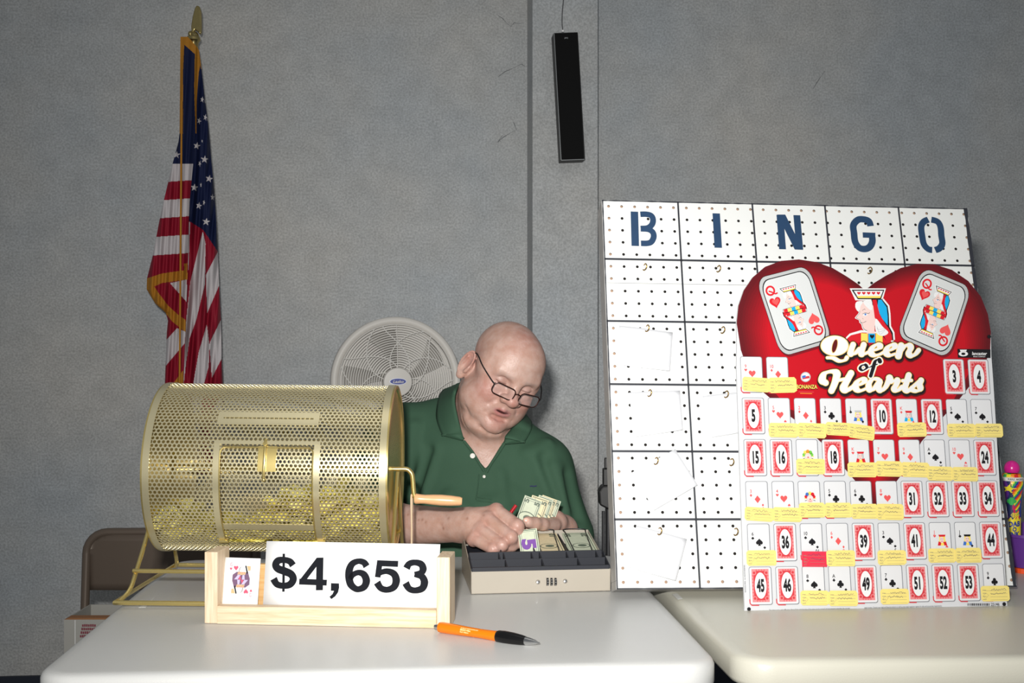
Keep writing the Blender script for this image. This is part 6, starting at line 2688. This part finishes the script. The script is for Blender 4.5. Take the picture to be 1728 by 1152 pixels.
# shirt ------------------------------------------------------------------------------
sf = Field()
trunk(sf, .0)
sf.cap(SL, EL + (SL - EL) * .30, .074, .070, .035)
sf.cap(EL + (SL - EL) * .36, EL + (SL - EL) * .22, .070, .075, .01)
sf.cap(SR, ER + (SR - ER) * .30, .072, .066, .035)
sf.cap(ER + (SR - ER) * .40, ER + (SR - ER) * .22, .064, .070, .01)
# soft creases, sunk into the cloth so that only their crests show


def on_f(f, u, v, off=.0, y0=2.35, y1=2.85):
    ys = np.linspace(y0, y1, 400)
    q_ = np.stack([(u - 864) * ys / F, ys, EYE - (v - HZ) * ys / F], -1)
    d_ = f.eval(q_)
    i_ = np.argmax(d_ < off)
    return q_[i_] if (d_ < off).any() else q_[-1]


cr_ = []
for (u0, v0, u1, v1, r0, r1, op) in ((735, 760, 715, 830, .012, .008, 1), (722, 760, 700, 830, .010, .008, -1), (905, 770, 935, 850, .012, .010, 1), (918, 770, 948, 850, .010, .008, -1), (935, 790, 955, 860, .012, .009, 1),
                                     (890, 765, 925, 748, .008, .006, 1), (760, 840, 800, 870, .012, .008, 1), (820, 850, 870, 845, .010, .008, 1), (870, 830, 925, 860, .010, .008, 1), (960, 800, 975, 870, .008, .008, -1),
                                     (700, 720, 690, 790, .009, .008, 1), (845, 800, 850, 850, .007, .007, 1)):
    p0_, p1_ = on_f(sf, u0, v0), on_f(sf, u1, v1)
    dn = np.array([0, 1, -.1])
    if op > 0:
        cr_.append((p0_ + dn * r0 * .85, p1_ + dn * r1 * .75, r0, r1, .022, 1))
    else:
        cr_.append((p0_ - dn * r0 * .55, p1_ - dn * r1 * .45, r0, r1, .022, -1))
for c__ in cr_:
    sf.cap(*c__)
# neck hole and placket opening
Vp = PP(819, 793, 2.565)
NH = Field()
NH.cap(NB + np.array([.012, -.012, -.01]), NB + np.array([.03, -.05, .14]), .066, .085, .005)
vtop_l = PP(778, 736, 2.60)
vtop_r = PP(854, 742, 2.60)


def shirt_post(X, D):
    # carve the neck hole; the placket opening is a shallow wedge in the front of the chest
    d = NH.eval(X)
    D = np.maximum(D, -d)
    t = np.clip((X[..., 2] - Vp[2]) / (vtop_l[2] - Vp[2]), 0, 1.3)
    xl = Vp[0] + (vtop_l[0] - Vp[0]) * t ** .9
    xr = Vp[0] + (vtop_r[0] - Vp[0]) * t ** .9
    w = np.minimum(X[..., 0] - xl, xr - X[..., 0])
    w = np.minimum(w, (X[..., 2] - Vp[2]) * .6)
    inside = np.minimum(w, np.minimum(2.66 - X[..., 1], .2))
    return np.maximum(D, np.minimum(inside, D + .030))


M['shirt'] = mat('green_pique', (56, 84, 66), .78, spec=.2, bump=.35, bscale=900, var=.05, vscale=9)
shirt = fix(net_obj('polo_shirt', sf, (-.47, 2.40, .50), (.30, 3.0, 1.16), .0032, M['shirt'], man, post=shirt_post, smooth_it=3))


def on_shirt(u, v, off=.002, y0=2.35, y1=2.80, f=None):
    ys = np.linspace(y0, y1, 300)
    pts_ = np.stack([(u - 864) * ys / F, ys, EYE - (v - HZ) * ys / F], -1)
    d = (f or sf).eval(pts_)
    i = np.argmax(d < off)
    return pts_[i] if (d < off).any() else pts_[-1]


# collar: two folded leaves meeting behind the neck
def cs(u, v, off=.006):
    return on_shirt(u, v, off)


class Both:
    @staticmethod
    def eval(X):
        return np.minimum(fd.eval(X), sf.eval(X))


def cb_(u, v, off=.006):
    return on_shirt(u, v, off, f=Both)


inner = [cb_(783, 741, .004), cb_(781, 734, .006), cb_(778, 724, .007), cb_(772, 703, .008), cb_(767, 675, .008), cb_(771, 656, .006), PP(786, 642, 2.76), PP(815, 634, 2.83), PP(860, 660, 2.77), PP(873, 690, 2.70), PP(872, 708, 2.64), cs(864, 722, .010), cb_(853, 736, .007), cb_(852, 740, .006), cb_(851, 747, .004)]
outer = [cb_(781, 743, .006), cb_(747, 734, .010), cb_(746, 733, .010), cb_(737, 706, .008), cb_(739, 680, .008), cb_(745, 662, .004), PP(760, 655, 2.83), PP(815, 655, 2.87), PP(862, 674, 2.82), cb_(893, 707, .003), cb_(897, 718, .006), cb_(893, 732, .008), cb_(885, 745, .010), cb_(884, 746, .010), cb_(853, 749, .006)]
cu_in = spline([tuple(p) for p in inner], 6)
cu_out = spline([tuple(p) for p in outer], 6)
b = MB()
m_ = 7
vs = []
for i in range(len(cu_in)):
    for k in range(m_ + 1):
        t = k / m_
        p = cu_in[i].lerp(cu_out[i], t)
        if p.y < 2.76:
            p = p + Vector((0, -.006, .002)) * math.sin(math.pi * min(1, t * 1.1))
        vs.append(p)
b.add(vs, [(i * (m_ + 1) + k, i * (m_ + 1) + k + 1, (i + 1) * (m_ + 1) + k + 1, (i + 1) * (m_ + 1) + k) for i in range(len(cu_in) - 1) for k in range(m_)])
b.build('collar', M['shirt'], shirt, smooth=True, solid=.004, angle=70)
# placket edges
b = MB()
pe = [cs(821, 797, .002), cs(829, 782, .004), cs(840, 766, .004), cs(853, 746, .004)]
b.tube(spline([tuple(p) for p in pe], 5), .0032, seg=8)
pe = [cs(817, 795, .002), cs(808, 780, .004), cs(797, 762, .004), cs(783, 744, .004)]
b.tube(spline([tuple(p) for p in pe], 5), .0032, seg=8)
b.build('placket_edge', M['shirt'], shirt, smooth=True)
b = MB()
q = [cs(u, v, .0015) for u, v in ((808, 800), (807, 815), (805, 830), (803, 842))]
b.tube(spline([tuple(p) for p in q], 4), .0012, seg=6)
q = [cs(u, v, .0015) for u, v in ((803, 838), (815, 840), (830, 842))]
b.tube([tuple(p) for p in q], .0012, seg=6)
q = [cs(u, v, .0015) for u, v in ((804, 844), (816, 846), (830, 847))]
b.tube([tuple(p) for p in q], .0010, seg=6)
b.build('placket_seam', M['shirt'], shirt, smooth=True)
M['button'] = mat('button_white', (225, 222, 215), .3)
for (u, v, r) in ((797.5, 769, .0058), (817, 804, .0034)):
    p = Vector(cs(u, v, .008))
    b = MB()
    X = Matrix.Translation(p) @ Matrix.Rotation(math.radians(75), 4, 'X')
    b.lathe([(0, .001), (r * .6, .001), (r * .75, .0022), (r, .0016), (r, -.001), (0, -.001)][::-1], M['button'], 20, X=X)
    for k in range(2):
        b.ell(X @ Vector(((k - .5) * .003, 0, .0016)), (.0007,) * 3, M['pencil'], nu=8, nv=6)
    b.build('button', parent=shirt, smooth=True)
p = Vector(cs(900, 820, .002))
b = MB()
for k in range(5):
    b.ell(p + Vector((-.006 + k * .003, -.0005, .0006 * math.sin(k * 2))), (.0022, .001, .0014), nu=8, nv=6)
b.build('chest_emblem', mat('emblem_navy', (26, 30, 80), .6), shirt, smooth=True)

# trousers and shoes, below the table
tf = Field()
hip = np.array([-.07, 2.77, .53])
tf.ell(hip, (.19, .15, .12), .03)
for sx in (-1, 1):
    kn = np.array([-.07 + sx * .14, 2.36, .50])
    an = np.array([-.07 + sx * .15, 2.40, .10])
    tf.cap(hip + np.array([sx * .09, 0, -.01]), kn, .090, .070, .04)
    tf.cap(kn, an, .068, .052, .02)
fix(net_obj('trousers', tf, (-.42, 2.24, .02), (.30, 3.0, .74), .008, mat('trousers', (52, 54, 62), .8), man, smooth_it=2))
for sx in (-1, 1):
    f_ = Field()
    a0 = np.array([-.07 + sx * .15, 2.42, .045])
    f_.cap(a0, a0 + np.array([0, -.16, -.005]), .042, .036, .02)
    f_.cap(a0, a0 + np.array([0, 0, .05]), .042, .045, .02)
    fix(net_obj('shoe', f_, a0 - np.array([.08, .26, .06]), a0 + np.array([.08, .1, .14]), .006, M['black'], man, smooth_it=1, post=lambda X, D: np.maximum(D, .002 - X[..., 2])))

# eyebrows, lashes: thin grey
# glasses ----------------------------------------------------------------------------------
M['rim'] = mat('glasses_rim', (60, 34, 30), .3, metal=.6)
gl_ = thing('eyeglasses', 'narrow dark-rimmed reading glasses low on the nose of the man', 'glasses', mw=Matrix.Translation(Vector(H(0, -11, -1.2))))
GI_ = gl_.matrix_world.inverted()


def gb(b, name, m, **k):
    o = b.build(name, m, gl_, **k)
    o.matrix_parent_inverse = GI_
    return o


gy = -12.0


def lens_pts(sx):
    o_ = rrect(5.3, 2.75, .95, 4, sx * 3.35, -.95)
    return [H(x, gy + .10 * abs(x) ** 1.35, z + .02 * abs(x)) for x, z in o_]


for sx in (-1, 1):
    lp = lens_pts(sx)
    b = MB()
    b.tube([tuple(p) for p in lp], .0014, seg=6, closed=True)
    gb(b, 'lens_rim', M['rim'], smooth=True)
    b = MB()
    ctr = sum(lp) / len(lp)
    n = len(lp)
    nrm = HR @ np.array([0, -1, 0]) * .0006
    b.add([tuple(p + nrm) for p in lp] + [tuple(p - nrm) for p in lp], [tuple(range(n))[::-1], tuple(range(n, 2 * n))] + [(i, (i + 1) % n, n + (i + 1) % n, n + i) for i in range(n)])
    if 'lens' not in M:
        M['lens'] = mat('lens_glass', (250, 250, 250), .03, alpha=.035, spec=.8)
    gb(b, 'lens', M['lens'])
    b = MB()
    e = H(sx * 5.95, gy + 1.10, -.1)
    b.tube(spline([tuple(e), tuple(H(sx * 6.6, gy + 2.0, .1)), tuple(H(sx * 8.0, -5.5, 1.0)), tuple(H(sx * 8.2, -2.0, 1.5)), tuple(H(sx * 8.3, .2, 1.5)), tuple(H(sx * 8.3, 1.4, .4))], 6), .0016, seg=8)
    gb(b, 'temple_arm', M['black'], smooth=True)
b = MB()
b.tube(spline([tuple(H(-.85, gy + .08, -.55)), tuple(H(0, gy - .12, -.15)), tuple(H(.85, gy + .08, -.55))], 5), .0012, seg=8)
gb(b, 'bridge', M['rim'], smooth=True)
# nails
M['nail'] = mat('nail', (222, 176, 160), .3)
b = MB()
tpos = PP(889, 879, 2.300)
b.ell(PP(889.5, 879, 2.302) + np.array([-.0015, -.0098, .0035]), (.0062, .0022, .0050), None, R=Matrix.Rotation(.25, 3, 'Y') @ Matrix.Rotation(-.3, 3, 'X'), nu=12, nv=8)
fix(b.build('thumbnail', M['nail'], man, smooth=True))

# banknotes held in the hand ------------------------------------------------------------------
hq = [([(884, 846), (914, 843), (893, 905), (862, 898)], 2.350), ([(896, 846), (926, 841), (905, 905), (876, 902)], 2.358), ([(908, 846), (933, 840), (912, 902), (886, 902)], 2.366),
      ([(914, 845), (939, 841), (918, 900), (892, 902)], 2.374), ([(918, 848), (946, 842), (926, 898), (898, 902)], 2.382)]
for qi, (qd, Y) in enumerate(hq):
    pts_ = [P(u, v, Y) for u, v in qd]
    c = sum(pts_, Vector()) / 4
    ex = ((pts_[1] - pts_[0]) + (pts_[2] - pts_[3])).normalized()
    ez_ = Vector((0.06, -1, .12)).normalized()
    ey = ((pts_[0] - pts_[3]) + (pts_[1] - pts_[2])).normalized()
    ex = ey.cross(ez_).normalized()
    ez_ = ex.cross(ey).normalized()
    h_ = ((pts_[0] - pts_[3]).length + (pts_[1] - pts_[2]).length) / 2
    w_ = ((pts_[1] - pts_[0]).length + (pts_[2] - pts_[3]).length) / 2
    R = Matrix((ex, ey, ez_)).transposed().to_4x4()
    # long side runs up: rotate 90
    X = Matrix.Translation(c) @ R @ Matrix.Rotation(math.radians(90), 4, 'Z')
    note(X, h_ + .01, w_, M['bill'] if qi % 2 == 0 else M['bill_tan'], 'banknotes fanned upright in the fingers of the seated man', 'banknotes fanned in the hand of the man', '5', bend=.004)
b = MB()
a0, a1 = PP(858, 870, 2.335), PP(871, 852, 2.335)
b.tube([tuple(a0), tuple(a1)], .0036, seg=12)
tag(b.build('red_pencil', mat('red_plastic', (170, 20, 34), .3), smooth=True), 'short red pencil end sticking up behind the fist of the man', 'pencil')
import OpenImageIO as oiio, sys, numpy as np
im=oiio.ImageBuf('/workdir/render_main.png').get_pixels(oiio.FLOAT)
H,W=im.shape[:2]
for n,u,v in (('wall TL',60,60),('wall top mid',600,60),('wall 650,400',700,400),('wall 500,450',500,450),('wall L mid',80,500),('wall L low',50,1000),('wall R top',1650,60),('wall R 1690,700',1700,650),('wall 1300,200',1300,200),('pilaster 950,450',950,450),('pil low 970,700',970,720),('table L front',500,1110),('table mid',900,1050),('table right',1500,1070),('peg TL',1100,430),('peg BL',1100,950+20),('Qcard white',1340,1010),('shirt',750,800),('shirt2',860,830),('sign',600,925),('chair',190,950),('box beige',850,985),('head',860,600),('flag white',290,350)):
    x,y=int(u*W/1728),int(v*H/1152)
    p=im[max(0,y-3):y+4,max(0,x-3):x+4,:3].mean((0,1))*255
    print(n,(u,v),p.round().astype(int))
